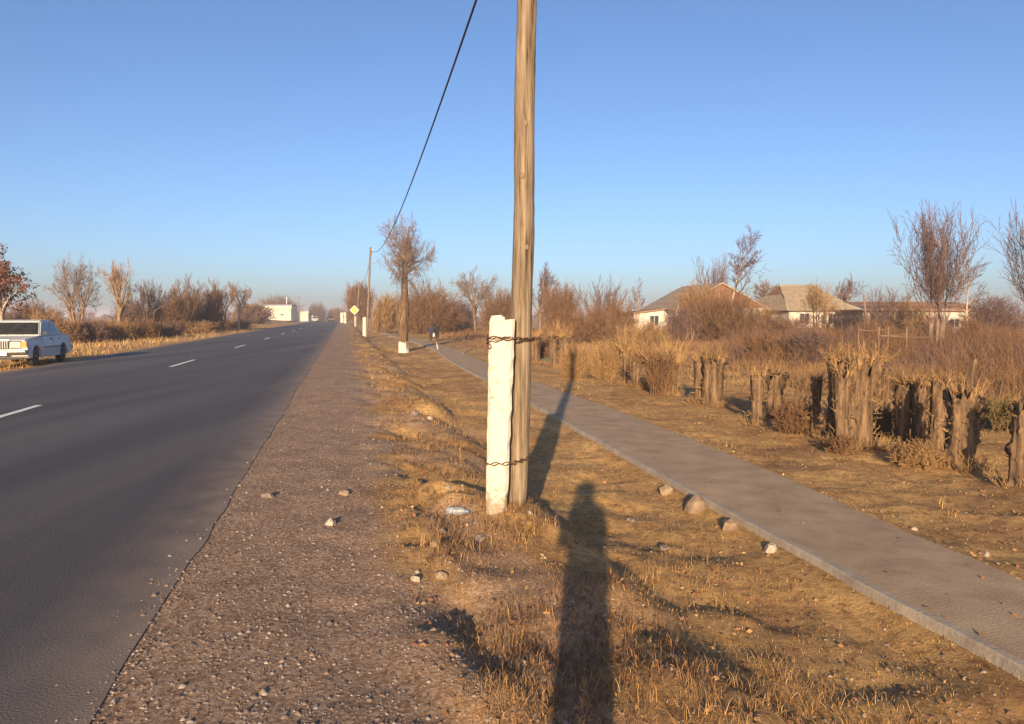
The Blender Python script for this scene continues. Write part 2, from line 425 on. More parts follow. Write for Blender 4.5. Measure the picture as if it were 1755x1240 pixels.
# ------------------------------------------------------------------ road with painted dashes
rv = np.concatenate([[-400, -120, -40, -15], axis([(-8, 30, .18), (30, 90, 1.0), (90, 250, 6)]), geo(250, 640, 20)])
na = 26
V = []; dust = []
for v in rv:
    jr = .018 * float(vnoise(v, 0, .45, 21)) + .035 * float(vnoise(v, 0, 2.4, 22)); jl = .06 * float(vnoise(v, 5, 1.1, 23))
    for k in range(na):
        t = k / (na - 1)
        u = (ROAD_L + jl) * (1 - t) + (ROAD_R + jr) * t
        zz = float(crest(u, v)) - .008 * ((t - .5) * 2) ** 2 + .018
        x, y = uv2xy(u, v); V.append((x, y, zz))
        e = min(u - ROAD_L, ROAD_R - u)
        dust.append(max(0, 1.7 - e / .3) if e < .5 else .10 * max(0, 1 - abs(e - 1.1) / 1.0))
    for k, uu in ((na - 1, ROAD_R + jr + .02), (0, ROAD_L + jl - .02)):
        x, y = uv2xy(uu, v); V.append((x, y, float(crest(uu, v)) - .09)); dust.append(.5)
W = na + 2; F = []
for i in range(len(rv) - 1):
    o0, o1 = i * W, (i + 1) * W
    for k in range(na - 1): F.append((o0 + k, o0 + k + 1, o1 + k + 1, o1 + k))
    F.append((o0 + na - 1, o0 + na, o1 + na, o1 + na - 1)); F.append((o0 + na + 1, o0, o1, o1 + na + 1))
me = mesh_np("road", V, F, smooth=False)
a_ = me.attributes.new("dust", 'FLOAT', 'POINT'); a_.data.foreach_set("value", np.array(dust, np.float32))
road = tag(ob("road", me, 'asphalt'), 'dark grey asphalt road running to the vanishing point', None, None, 'structure')
rng = random.Random(5)
for k in range(14):
    v0 = 10.3 + 13.35 * k
    bm = bmesh.new(); n = 9; L = 3.6
    rows = []
    for i in range(n):
        v = v0 + L * i / (n - 1); rows.append([])
        for s in (-1, 0, 1):
            u = ROAD_C + s * (.062 + rng.uniform(-.006, .004)); x, y = uv2xy(u, v)
            rows[-1].append(bm.verts.new((x, y, float(crest(u, v)) + .0185 + .004)))
    for i in range(n - 1):
        for s in range(2): bm.faces.new((rows[i][s], rows[i][s + 1], rows[i + 1][s + 1], rows[i + 1][s]))
    ob("lane_dash", bm, 'white_paint', road)

# ------------------------------------------------------------------ footpath with kerb
pv = np.concatenate([axis([(-6, 60, .35), (60, 130, 2)])])
V = []; F = []; KV = []; KF = []
for i, v in enumerate(pv):
    l = float(spl(v, PL)) + .02 * float(vnoise(v, 1, .7, 31)); r = float(spl(v, PR)) + .03 * float(vnoise(v, 2, .6, 32))
    z = PATH_Z + .006 * float(vnoise(v, 3, 1.4, 33))
    prof = [(l + .06, z - .14), (l + .062, z)] + [(l + .06 + (r - l - .06) * t, z + .004 * math.sin(math.pi * t)) for t in (.25, .5, .75)] + [(r, z), (r + .02, z - .14)]
    for u, zz in prof: V.append((*uv2xy(u, v), zz))
    kp = [(l - .035, z - .15), (l - .01, z + .004), (l + .0, z + .014), (l + .05, z + .015), (l + .058, z + .004)]
    for u, zz in kp: KV.append((*uv2xy(u, v), zz))
    if i:
        a, b = (i - 1) * 7, i * 7
        for k in range(6): F.append((a + k, a + k + 1, b + k + 1, b + k))
        a, b = (i - 1) * 5, i * 5
        for k in range(4): KF.append((a + k, a + k + 1, b + k + 1, b + k))
path = tag(ob("footpath", mesh_np("footpath", V, F, False), 'concrete'), 'grey concrete footpath curving away beside the verge', None, None, 'structure')
ob("kerb", mesh_np("kerb", KV, KF), 'kerb', path)

# ------------------------------------------------------------------ timber pole strapped to a whitewashed concrete stub
def mk_post():
    m = pmat('post_limewash', [(.26, .21, .15), (.44, .40, .325), (.50, .46, .385)], 13, .92, .006, 30, contrast=(.30, .47), detail=8)
    n = m.node_tree.nodes; b = n["Principled BSDF"]; src = b.inputs["Base Color"].links[0].from_socket
    tc = n.new("ShaderNodeTexCoord"); sp = n.new("ShaderNodeSeparateXYZ"); lnk(m, tc.outputs["Object"], sp.inputs[0])
    nz = n.new("ShaderNodeTexNoise"); nz.inputs["Scale"].default_value = 22; nz.inputs["Detail"].default_value = 6; lnk(m, tc.outputs["Object"], nz.inputs["Vector"])
    ad = n.new("ShaderNodeMath"); ad.operation = 'MULTIPLY_ADD'; lnk(m, nz.outputs[0], ad.inputs[0]); ad.inputs[1].default_value = -.62; lnk(m, sp.outputs[2], ad.inputs[2])
    mr = n.new("ShaderNodeMapRange"); lnk(m, ad.outputs[0], mr.inputs[0]); mr.inputs[1].default_value = -.24; mr.inputs[2].default_value = -.08; mr.inputs[3].default_value = .8; mr.inputs[4].default_value = 0
    mx = n.new("ShaderNodeMix"); mx.data_type = 'RGBA'; lnk(m, mr.outputs[0], mx.inputs[0]); lnk(m, src, mx.inputs[6]); mx.inputs[7].default_value = (.24, .17, .11, 1)
    lnk(m, mx.outputs[2], b.inputs["Base Color"]); return m
M['post_limewash'] = mk_post()
def stub_bm(h, wb, wt, dep, lean, rng, lug=True):
    bm = bmesh.new(); rings = []
    n = 22
    for i in range(n + 1):
        t = i / n; wd = wb + (wt - wb) * t; c = .022
        hx, hy = wd / 2, dep / 2
        cx = lean * t
        loop = [(-hx + c, -hy), (hx - c, -hy), (hx, -hy + c), (hx, hy - c), (hx - c, hy), (-hx + c, hy), (-hx, hy - c), (-hx, -hy + c)]
        z = h * t
        ring = []
        for k, (x, y) in enumerate(loop):
            j = .003
            chip = 0
            if k in (1, 2) and rng.random() < .25: chip = rng.uniform(.002, .008)
            zz = z + (0.02 * (x / wd) if i == n else 0)
            ring.append(bm.verts.new((cx + x + rng.uniform(-j, j) - chip, y + rng.uniform(-j, j), zz)))
        rings.append(ring)
    for i in range(n):
        for k in range(8): bm.faces.new((rings[i][k], rings[i][(k + 1) % 8], rings[i + 1][(k + 1) % 8], rings[i + 1][k]))
    bm.faces.new(rings[0][::-1]); bm.faces.new(rings[-1])
    return bm
def hull(P):
    P = sorted(set((round(x, 5), round(y, 5)) for x, y in P))
    def half(Q):
        h = []
        for p in Q:
            while len(h) >= 2 and (h[-1][0] - h[-2][0]) * (p[1] - h[-2][1]) - (h[-1][1] - h[-2][1]) * (p[0] - h[-2][0]) <= 0: h.pop()
            h.append(p)
        return h
    a, b = half(P), half(P[::-1]); return a[:-1] + b[:-1]
def resample(L, n):
    P = [Vector((*p, 0)) for p in L]; P.append(P[0])
    cum = [0]
    for i in range(1, len(P)): cum.append(cum[-1] + (P[i] - P[i - 1]).length)
    out = []
    for k in range(n):
        s = cum[-1] * k / n; i = 1
        while cum[i] < s: i += 1
        out.append(P[i - 1].lerp(P[i], (s - cum[i - 1]) / max(1e-9, cum[i] - cum[i - 1])))
    return out
rng = random.Random(11)
pb = hit(851, 872); D1 = pb.y
SW = 40 / FPX * D1
stub_h = (872 - 553) / FPX * D1 * 1.01 + .02
stub = thing("concrete_post", "thick whitewashed concrete post strapped to the nearest timber pole", "post", pb + Vector((0, 0, -.03)), 0, "whitewashed posts along the road")
ob("shaft", stub_bm(stub_h + .03, 37 / FPX * D1, 44 / FPX * D1, .17, .047, rng), 'post_limewash', stub)
# broken lug left standing on the back of the head
bm = bmesh.new(); box_bm(bm, -.048, .058, .03, .085, stub_h + .0, stub_h + .068)
bmesh.ops.bevel(bm, geom=list(bm.edges), offset=.012, segments=2, affect='EDGES')
for v in bm.verts: v.co += Vector((rng.uniform(-.006, .006), rng.uniform(-.005, .005), rng.uniform(-.007, .007)))
ob("broken_lug", bm, 'whitewash', stub)
# pole
PO = Vector((pb.x + .148, pb.y + .155, 0)); pole_bot = ztop(849, PO.y)
pole_bot = gxy(PO.x, PO.y) - .02
POLE_H = 6.0
bm = bmesh.new(); pts = []; rads = []
for i in range(90):
    t = i / 89; z = (POLE_H - pole_bot) * t
    pts.append((.012 * math.sin(t * 21) * .4 + .085 * t + (.03 * min(1, z / 1.2)), .004 * math.sin(t * 17), z))
    rads.append((.090 - .020 * t) * (1 + .025 * math.sin(t * 47 + 1) * math.sin(t * 13)) * (1.0 if z > .12 else .93 + .6 * z))
tube_bm(bm, pts, rads, 22, .018, rng, True, .02, 3)
pole = thing("utility_pole", "weathered bare timber utility pole nearest the camera", "pole", Vector((PO.x, PO.y, pole_bot)), 0, "timber poles along the road")
ob("shaft", bm, 'pole_wood', pole)
def insulator(parent, p, s=1.0):
    bm = bmesh.new(); p = Vector(p)
    tube_bm(bm, [p + Vector((0, 0, -.02)), p + Vector((.1, 0, -.02)), p + Vector((.13, 0, .04)), p + Vector((.13, 0, .1))], [.008] * 4, 6)
    h = ob("insulator_hook", bm, 'steel', parent)
    bm = bmesh.new(); q = p + Vector((.13, 0, .06))
    tube_bm(bm, [q, q + Vector((0, 0, .02)), q + Vector((0, 0, .05)), q + Vector((0, 0, .07)), q + Vector((0, 0, .1))], [.03, .035, .022, .028, .012], 10)
    ob("insulator", bm, 'signwhite', h)
insulator(pole, (.13 + .05, 0, POLE_H - pole_bot - .45))
# knots and nail heads on the pole
for z_, a_k in ((2.05, -1.2), (2.6, -1.7), (1.32, -1.9), (3.0, -1.5)):
    r_ = .088 - .02 * z_ / 6; bm = bmesh.new()
    bmesh.ops.create_icosphere(bm, subdivisions=2, radius=.018)
    for v in bm.verts: v.co = Vector((v.co.x, v.co.y * .5, v.co.z * 1.5))
    o = ob("knot", bm, 'bark_grey', pole); o.location = (.03 + .085 * z_ / 6 + r_ * math.cos(a_k), r_ * math.sin(a_k), z_); o.rotation_euler = (0, 0, a_k + R(90))
# wire ties
def tie(zw, turns, loose, label):
    cx_s = pb.x + .047 * min(1, (zw - pb.z) / stub_h)
    t = (zw - pole_bot) / (POLE_H - pole_bot); cx_p = PO.x + .03 * min(1, (zw - pole_bot) / 1.2) + .085 * t
    hw = .5 * (37 + 7 * (zw - pb.z) / stub_h) / FPX * D1 + .004
    P = [(cx_s + sx * hw, pb.y + sy * .088) for sx in (-1, 1) for sy in (-1, 1)]
    P += [(cx_p + .0935 * math.cos(a), PO.y + .0935 * math.sin(a)) for a in np.linspace(0, 2 * math.pi, 40)]
    L = resample(hull(P), 150)
    root = thing("tie_wire", label, "wire", Vector((pb.x, pb.y, zw)))
    for s in range(turns):
        bm = bmesh.new(); pts = []
        for i in range(151):
            p = L[i % 150]; c = Vector((pb.x + .08, pb.y + .08, 0)); o_ = (p - c).normalized()
            a = i * .55 + s * 2.1; a2 = .007
            pts.append((p.x + o_.x * (a2 * math.cos(a) + .008) - pb.x, p.y + o_.y * (a2 * math.cos(a) + .008) - pb.y,
                        a2 * math.sin(a) + loose * .02 * math.sin(i / 150 * 2 * math.pi + s) + (.012 * s - .01) + .03 * ((p.x - pb.x)) ))
        tube_bm(bm, pts, [.0042] * len(pts), 5)
        ob("strand", bm, 'wire', root)
    if loose:
        bm = bmesh.new()
        pts = [(-.05 + .012 * math.cos(k * .8) + .0, -.1 + .004 * k / 14, -.03 - .018 * math.sin(k * .8) - .01) for k in range(14)]
        tube_bm(bm, pts, [.0035] * 14, 5); ob("twisted_end", bm, 'wire', root)
        bm = bmesh.new()
        pts = [(-.03 + .012 * k, -.098 - .006 * math.sin(k), .012 * math.sin(k * 1.9) + .012) for k in range(12)]
        tube_bm(bm, pts, [.0035] * 12, 5); ob("twisted_end", bm, 'wire', root)
tie(ztop(583, D1), 3, 1, "upper rusty wire tie twisted round the white post and timber pole")
tie(ztop(792, D1), 2, 0, "lower rusty wire tie near the foot of the white post")

# farther poles, posts, sign
def far_pole(px, base_py, top_px, top_py, post, label, plabel, D=None):
    p = hit(px, base_py) if D is None else at(px, D)
    z1 = ztop(top_py, p.y); x1 = (top_px - 877.5) / FPX * p.y
    o = thing("utility_pole", label, "pole", p, 0, "timber poles along the road")
    bm = bmesh.new()
    tube_bm(bm, [((x1 - p.x) * t, 0, (z1 - p.z) * t - .02) for t in np.linspace(0, 1, 14)], [.105 - .03 * t for t in np.linspace(0, 1, 14)], 10, .03, rng)
    ob("shaft", bm, 'pole_wood', o)
    insulator(o, (x1 - p.x + .05, 0, z1 - p.z - .35))
    if post:
        q = p + Vector((-.18, -.08, -.03))
        s = thing("concrete_post", plabel, "post", q, 0, "whitewashed posts along the road")
        ob("shaft", stub_bm(post, .26, .27, .2, .03, rng), 'whitewash', s)
        bm = bmesh.new()
        for zz in (post * .3, post * .86):
            L = [(.19 + .33 * math.cos(a), .05 + .2 * math.sin(a), zz) for a in np.linspace(0, 2 * math.pi, 25)]
        return o, Vector((x1, p.y, z1))
    return o, Vector((x1, p.y, z1))
_, T2 = far_pole(628.5, 578, 637, 424, 1.72, "leaning timber utility pole behind the whitewashed tree's roadside post, second along the road", "second whitewashed concrete post along the road, at the leaning pole")
_, T3 = far_pole(610.5, 560, 617, 482, 1.7, "distant timber utility pole behind the yellow diamond sign", "third whitewashed post along the road, beneath the yellow sign")
_, T4 = far_pole(600.5, 550, 604, 512, 1.7, "farthest timber utility pole in front of the orange roadside tree", "fourth whitewashed post, small and pale beyond the yellow sign")
for px, D, h_, lb in ((586.5, 168, 2.2, "left one of two distant pale gate posts beside the road"), (592, 160, 2.3, "right one of two distant pale gate posts beside the road")):
    p = at(px, D, -.03); o = thing("gate_post", lb, "post", p, 0, "distant pale posts")
    bm = bmesh.new(); box_bm(bm, -.28, .28, -.28, .28, 0, h_); ob("shaft", bm, 'whitewash', o)
    bm = bmesh.new(); box_bm(bm, -.34, .34, -.34, .34, h_ + .002, h_ + .12); ob("cap", bm, 'stone_pale', o)
# sign
p = at(608.2, 94); sg = thing("road_sign", "yellow diamond road sign on a thin post beside the road", "road sign", p)
bm = bmesh.new(); tube_bm(bm, [(0, 0, 0), (0, 0, ztop(524, 94) - p.z)], [.035, .035], 8); ob("sign_post", bm, 'steel', sg)
zc = ztop(531, 94) - p.z
for nm, r, yy, mt in (("sign_plate", .58, -.05, 'signwhite'), ("sign_face", .52, -.062, 'yellow')):
    bm = bmesh.new(); a = [bm.verts.new((x, yy, zc + z)) for x, z in ((r, 0), (0, r), (-r, 0), (0, -r))]
    f = bm.faces.new(a); g = bmesh.ops.extrude_face_region(bm, geom=[f]); bmesh.ops.translate(bm, vec=(0, .01, 0), verts=[v for v in g['geom'] if isinstance(v, bmesh.types.BMVert)])
    ob(nm, bm, mt, sg)

# overhead cable
def cable(A, B, sag, label, n=40, r=.016, quad=None):
    bm = bmesh.new(); pts = []
    for i in range(n + 1):
        t = i / n; p = A.lerp(B, t)
        p.z = quad(t) if quad else p.z - 4 * sag * t * (1 - t)
        pts.append(p)
    tube_bm(bm, pts, [r] * len(pts), 5)
    return tag(ob("overhead_cable", bm, 'cable'), label, "cable", "cables strung between the poles")
A2 = T2 + Vector((.13, 0, -.30)); A1 = Vector((PO.x + .26, PO.y, 5.56))
za = A2.z
cable(A2, A1, 0, "dark sagging overhead cable from the nearest pole to the leaning pole", quad=lambda t: za + (5.56 - za - 4.87) * t + 4.87 * t * t)
A3 = T3 + Vector((.13, 0, -.30)); A4 = T4 + Vector((.13, 0, -.3))
cable(A3, A2 + Vector((-.02, 0, .0)), 1.1, "thin overhead cable between the leaning pole and the sign's pole", r=.02)
cable(A4, A3 + Vector((-.02, 0, .0)), 1.1, "farthest overhead cable, past the yellow diamond sign", r=.02)

# ------------------------------------------------------------------ trees
class P: pass
def grow(rng, out, p, d, L, r, lvl, S):
    n = S['n'][lvl]; st = L / n; last = lvl == S['lv'] - 1
    wob, tr = S['wob'][lvl], S['up'][lvl]
    r_end = r * (S['tip'][lvl]); px, py, pz = p; dx, dy, dz = d
    for i in range(n):
        dx += rng.gauss(0, wob); dy += rng.gauss(0, wob); dz += rng.gauss(0, wob) + tr
        m = math.sqrt(dx * dx + dy * dy + dz * dz) + 1e-9; dx /= m; dy /= m; dz /= m
        ra = r + (r_end - r) * i / n; rb = r + (r_end - r) * (i + 1) / n
        qx, qy, qz = px + dx * st, py + dy * st, pz + dz * st
        out.append((px, py, pz, qx, qy, qz, ra, rb, lvl))
        px, py, pz = qx, qy, qz
        if not last and (i + 1) / n > S['from'][lvl]:
            k = S['kids'][lvl]; k = int(k) + (rng.random() < k - int(k))
            for _ in range(k):
                a = rng.uniform(0, 2 * math.pi); an = R(rng.gauss(S['ang'][lvl], S['ang'][lvl] * .25))
                ux, uy, uz = (0, 0, 1) if abs(dz) < .9 else (1, 0, 0)
                ex, ey, ez = dy * uz - dz * uy, dz * ux - dx * uz, dx * uy - dy * ux
                m = math.sqrt(ex * ex + ey * ey + ez * ez); ex /= m; ey /= m; ez /= m
                fx, fy, fz = dy * ez - dz * ey, dz * ex - dx * ez, dx * ey - dy * ex
                ca, sa, c, s = math.cos(a), math.sin(a), math.cos(an), math.sin(an)
                nd = (dx * c + (ex * ca + fx * sa) * s, dy * c + (ey * ca + fy * sa) * s, dz * c + (ez * ca + fz * sa) * s)
                LL = L * S['len'][lvl] * rng.uniform(.7, 1.2) * (1 - .35 * (i / n))
                grow(rng, out, (px, py, pz), nd, LL, max(rb * S['rr'][lvl], S['rmin']), lvl + 1, S)
SP_SPREAD = dict(lv=5, n=[5, 6, 5, 4, 2], wob=[.05, .10, .13, .16, .2], up=[.02, .06, .05, .04, .03], tip=[.75, .35, .4, .5, .5], kids=[2.2, 1.6, 1.6, 1.5], ang=[42, 42, 42, 40], len=[.95, .52, .5, .5], rr=[.6, .6, .6, .6], rmin=.012)
SP_SPREAD['from'] = [.45, .2, .2, .1]
SP_FAN = dict(SP_SPREAD, n=[5, 6, 6, 5, 3], ang=[40, 34, 34, 34], up=[.02, .03, .02, .01, .0], wob=[.05, .08, .09, .1, .1], len=[1.15, .62, .6, .62], kids=[3.2, 1.25, 1.3, 1.25], rr=[.55, .5, .55, .6], rmin=.007); SP_FAN['from'] = [.5, .25, .25, .2]
SP_SLIM = dict(lv=4, n=[10, 5, 4, 2], wob=[.03, .09, .12, .2], up=[.05, .10, .06, .03], tip=[.2, .35, .4, .5], kids=[1.6, 1.8, 1.6], ang=[36, 34, 38], len=[.32, .5, .5], rr=[.5, .6, .6], rmin=.012)
SP_SLIM['from'] = [.3, .15, .1]
SP_SHOOT = dict(lv=3, n=[8, 4, 2], wob=[.035, .07, .1], up=[.035, .06, .04], tip=[.25, .4, .5], kids=[1.7, 1.2], ang=[24, 26], len=[.28, .45], rr=[.5, .6], rmin=.010)
SP_SHOOT['from'] = [.2, .1]
SP_BUSH = dict(lv=3, n=[5, 4, 2], wob=[.12, .16, .2], up=[.05, .05, .02], tip=[.4, .4, .5], kids=[1.9, 1.6], ang=[38, 42], len=[.45, .5], rr=[.6, .65], rmin=.010)
SP_BUSH['from'] = [.15, .1]

def fit(segs, height, halfw, zmin=0.0):
    """scale a plant to the height and half width it has in the photograph"""
    S = np.array(segs)
    zt = np.percentile(S[:, 5], 99.6); S_ = S.copy()
    kz = height / zt; rad = np.percentile(np.hypot(S[:, 3], S[:, 4]), 97)
    kx = halfw / rad
    for c in (0, 1, 3, 4): S_[:, c] *= kx
    for c in (2, 5): S_[:, c] *= kz
    return S_
def put_tree(name, label, cat, loc, S, bark, twig, group=None, split=1, sides=7):
    o = thing(name, label, cat, loc, 0, group)
    a = S[S[:, 8] <= split]; b = S[S[:, 8] > split]
    bushy = cat in ('bush', 'shrub')
    if len(a): t_ = ob("stems" if bushy else "trunk", seg_mesh("trunk", a, sides), bark, o)
    if len(b): c_ = ob("twigs" if bushy else "crown", seg_mesh("crown", b, 3), twig, o)
    if bushy: t_['kind'] = 'stuff'; c_['kind'] = 'stuff'
    return o
def leaf_mesh(name, rng, pts, size):
    n = len(pts); P_ = np.array(pts, float)
    rs = np.random.RandomState(rng.randint(0, 9999))
    a = rs.normal(size=(n, 3)); a /= np.linalg.norm(a, axis=1, keepdims=True)
    b = rs.normal(size=(n, 3)); b -= a * (a * b).sum(1, keepdims=True); b /= np.linalg.norm(b, axis=1, keepdims=True)
    s = size * rs.uniform(.6, 1.3, (n, 1))
    V = np.stack([P_ - a * s, P_ + b * s * .5, P_ + a * s, P_ - b * s * .5], 1).reshape(-1, 3)
    return mesh_np(name, V, np.arange(4 * n).reshape(n, 4))
TREES = [
    # kind, px, D, top_py, half width px, style, bark, twig, seed, label
    ('bare_tree', 133, 62, 440, 50, 'multi', 'bark_tan', 'twig_grey', 1, 'broad bare many-stemmed tree left of the vase-shaped tree, beyond the parked car'),
    ('bare_tree', 203, 60, 446, 32, 'fan', 'bark_tan', 'twig_straw', 2, 'vase-shaped bare tree with sunlit orange trunk left of the road'),
    ('bare_tree', 258, 70, 480, 36, 'multi', 'bark_grey', 'twig_mauve', 3, 'low dusky bare tree just right of the vase-shaped tree'),
    ('bare_tree', 322, 74, 474, 38, 'multi', 'bark_grey', 'twig_red', 4, 'rounded brown bare tree midway along the left field edge'),
    ('bare_tree', 380, 80, 480, 30, 'multi', 'bark_tan', 'twig_red', 5, 'narrow bare tree above the small marker post on the left'),
    ('bare_tree', 409, 86, 483, 26, 'spread', 'bark_pale', 'twig_grey', 6, 'pale-limbed thin bare tree, rightmost of the left-hand row'),
    ('bush', 478, 300, 507, 38, 'round', 'bark_grey', 'twig_red', 7, 'rounded russet tree mass behind the white roadside building'),
    ('bush', 432, 170, 520, 34, 'round', 'bark_grey', 'twig_red', 8, 'low russet bush left of the white roadside building'),
    ('bush', 58, 62, 514, 34, 'round', 'bark_grey', 'twig_red', 9, 'low red-brown bush behind the parked car'),
    ('bush', 543, 320, 520, 16, 'round', 'bark_grey', 'twig_mauve', 10, 'hazy small tree at the far end of the road, left side'),
    ('bush', 582, 330, 527, 22, 'round', 'bark_grey', 'twig_red', 11, 'hazy low tree clump at the far end of the road, right side'),
    ('bush', 616, 150, 486, 24, 'upright', 'bark_grey', 'twig_red', 12, 'upright orange-brown tree behind the yellow road sign'),
    ('bush', 660, 80, 505, 26, 'round', 'bark_grey', 'twig_straw', 13, 'straw-brown bush left of the whitewashed tree'),
    ('bush', 738, 76, 487, 52, 'round', 'bark_grey', 'twig_red', 14, 'large red-brown bush behind the two walking people'),
    ('bare_tree', 814, 84, 462, 39, 'fan', 'bark_grey', 'twig_grey', 15, 'fan-shaped bare tree left of the nearest pole'),
    ('bush', 862, 84, 497, 44, 'round', 'bark_grey', 'twig_red', 16, 'red-brown bush directly behind the nearest white post'),
    ('bare_tree', 926, 72, 453, 34, 'fan', 'bark_grey', 'twig_mauve', 17, 'grey fan-shaped bare tree just right of the nearest pole'),
    ('bush', 958, 58, 487, 34, 'upright', 'bark_grey', 'twig_red', 18, 'reddish upright bush right of the nearest pole'),
    ('bare_tree', 1033, 58, 476, 40, 'shoots', 'bark_grey', 'twig_mauve', 19, 'bare shrub of upright mauve shoots left of the white farm building'),
    ('bush', 1008, 46, 522, 42, 'round', 'bark_grey', 'twig_red', 20, 'low russet bush beneath the upright mauve shoots'),
    ('bush', 1066, 50, 512, 30, 'round', 'bark_grey', 'twig_red', 21, 'russet bush against the left end of the white farm building'),
    ('bare_tree', 1098, 95, 476, 20, 'slim', 'bark_pale', 'twig_mauve', 22, 'pale slender bare tree behind the white farm building'),
    ('bare_tree', 1218, 92, 438, 36, 'shoots', 'bark_grey', 'twig_mauve', 23, 'mauve cluster of tall shoots behind the brown gable'),
    ('bush', 1248, 50, 496, 60, 'round', 'bark_grey', 'twig_red', 24, 'big russet bush in front of the brown gabled house'),
    ('bush', 1165, 47, 524, 32, 'round', 'bark_grey', 'twig_mauve', 25, 'dark brown bush left of the tall pale-trunked tree'),
    ('bare_tree', 1322, 92, 474, 34, 'fan', 'bark_grey', 'twig_red', 26, 'russet bare tree between the two roofs'),
    ('bare_tree', 1402, 58, 484, 42, 'multi', 'bark_tan', 'twig_straw', 27, 'straw-coloured bare tree before the hipped slate roof'),
    ('bare_tree', 1440, 100, 474, 34, 'fan', 'bark_grey', 'twig_mauve', 28, 'mauve bare tree showing behind the hipped roof'),
    ('bare_tree', 1520, 62, 491, 38, 'shoots', 'bark_grey', 'twig_mauve', 29, 'low cluster of upright shoots right of the leaning dark stake'),
    ('bush', 1562, 52, 514, 34, 'round', 'bark_grey', 'twig_straw', 30, 'orange-straw bush left of the tall willow'),
    ('bare_tree', 1656, 52, 428, 34, 'slim', 'bark_pale', 'twig_mauve', 31, 'faint slender bare tree just right of the tall willow'),
    ('bush', 1700, 58, 508, 52, 'round', 'bark_grey', 'twig_mauve', 32, 'dusky bush between the tall willow and the right edge'),
    ('bush', 1500, 33, 545, 40, 'round', 'bark_grey', 'twig_red', 33, 'russet scrub before the rail fence'),
    ('bush', 1672, 30, 540, 48, 'round', 'bark_grey', 'twig_red', 34, 'russet scrub right of the tall willow trunks'),
    ('bush', 1110, 38, 548, 46, 'round', 'bark_grey', 'twig_straw', 35, 'straw-brown scrub in front of the white farm building'),
    ('bush', 1196, 55, 508, 40, 'round', 'bark_grey', 'twig_red', 38, 'russet bush before the left slope of the gabled house'),
    ('bush', 1296, 52, 520, 34, 'round', 'bark_grey', 'twig_straw', 39, 'straw-brown bush before the right corner of the gabled house'),
    ('bush', 1345, 50, 536, 46, 'round', 'bark_grey', 'twig_red', 40, 'low russet bush before the left wall of the hipped house'),
    ('bush', 1437, 46, 537, 50, 'round', 'bark_grey', 'twig_red', 41, 'low wide russet bush before the hipped house'),
    ('bush', 1590, 45, 538, 44, 'round', 'bark_grey', 'twig_straw', 42, 'straw bush around the foot of the tall willow'),
    ('bush', 292, 73, 503, 40, 'round', 'bark_grey', 'twig_red', 43, 'russet scrub filling the gap left of the rounded brown bare tree'),
    ('bush', 352, 79, 499, 34, 'round', 'bark_grey', 'twig_mauve', 44, 'dusky scrub filling the gap right of the rounded brown bare tree'),
    ('bush', 228, 75, 510, 30, 'round', 'bark_grey', 'twig_mauve', 45, 'dusky scrub at the foot of the vase-shaped tree'),
    ('bush', 1385, 27, 562, 44, 'upright', 'bark_grey', 'twig_mauve', 46, 'dark upright brush beyond the huge flaring stump'),
    ('bush', 1310, 28, 566, 40, 'upright', 'bark_grey', 'twig_red', 47, 'dark upright brush beyond the slim pale stump'),
    ('bush', 1192, 62, 486, 36, 'round', 'bark_grey', 'twig_straw', 48, 'tall straw-coloured bush against the left roof slope of the gabled house'),
    ('bush', 780, 95, 515, 40, 'round', 'bark_grey', 'twig_mauve', 36, 'dusky low bush under the fan-shaped tree'),
    ('bush', 700, 110, 510, 34, 'round', 'bark_grey', 'twig_mauve', 37, 'dusky bush behind the whitewashed tree trunk'),
]
def bush_segs(rng, n, spread, style):
    out = []
    for i in range(n):
        a = rng.uniform(0, 2 * math.pi); rr = math.sqrt(rng.random()) * spread
        if style == 'upright': el = R(rng.uniform(60, 90))
        else: el = R(rng.uniform(25, 88))
        d = (math.cos(a) * math.cos(el), math.sin(a) * math.cos(el), math.sin(el))
        grow(rng, out, (rr * math.cos(a), rr * math.sin(a), -.05), d, rng.uniform(.65, 1.0) * (1.0 if el > .9 else .8), .012, 0, SP_BUSH)
    return out
def tree_segs(rng, style, H_):
    out = []
    if style == 'fan':
        grow(rng, out, (0, 0, -.1), (rng.gauss(0, .05), rng.gauss(0, .05), 1), H_ * .34, H_ * .028, 0, SP_FAN)
    elif style == 'spread':
        grow(rng, out, (0, 0, -.1), (rng.gauss(0, .05), rng.gauss(0, .05), 1), H_ * .42, H_ * .028, 0, SP_SPREAD)
    elif style == 'multi':
        for k in range(5):
            a = k * 1.26 + rng.uniform(-.4, .4); s = rng.uniform(.15, .55)
            grow(rng, out, (.12 * math.cos(a), .12 * math.sin(a), -.1), (math.cos(a) * s, math.sin(a) * s, 1), H_ * .3, H_ * .017, 0, dict(SP_FAN, kids=[1.4, 1.0, 1.15, 1.0]))
    elif style == 'slim':
        grow(rng, out, (0, 0, -.1), (rng.gauss(0, .04), rng.gauss(0, .04), 1), H_, H_ * .014, 0, SP_SLIM)
    elif style == 'shoots':
        for k in range(34):
            a = rng.uniform(0, 2 * math.pi); s = rng.uniform(.02, .55); rr = rng.uniform(0, .25)
            grow(rng, out, (rr * math.cos(a), rr * math.sin(a), -.05), (math.cos(a) * s, math.sin(a) * s, 1), H_ * rng.uniform(.7, 1), H_ * .006, 0, SP_SHOOT)
    return out
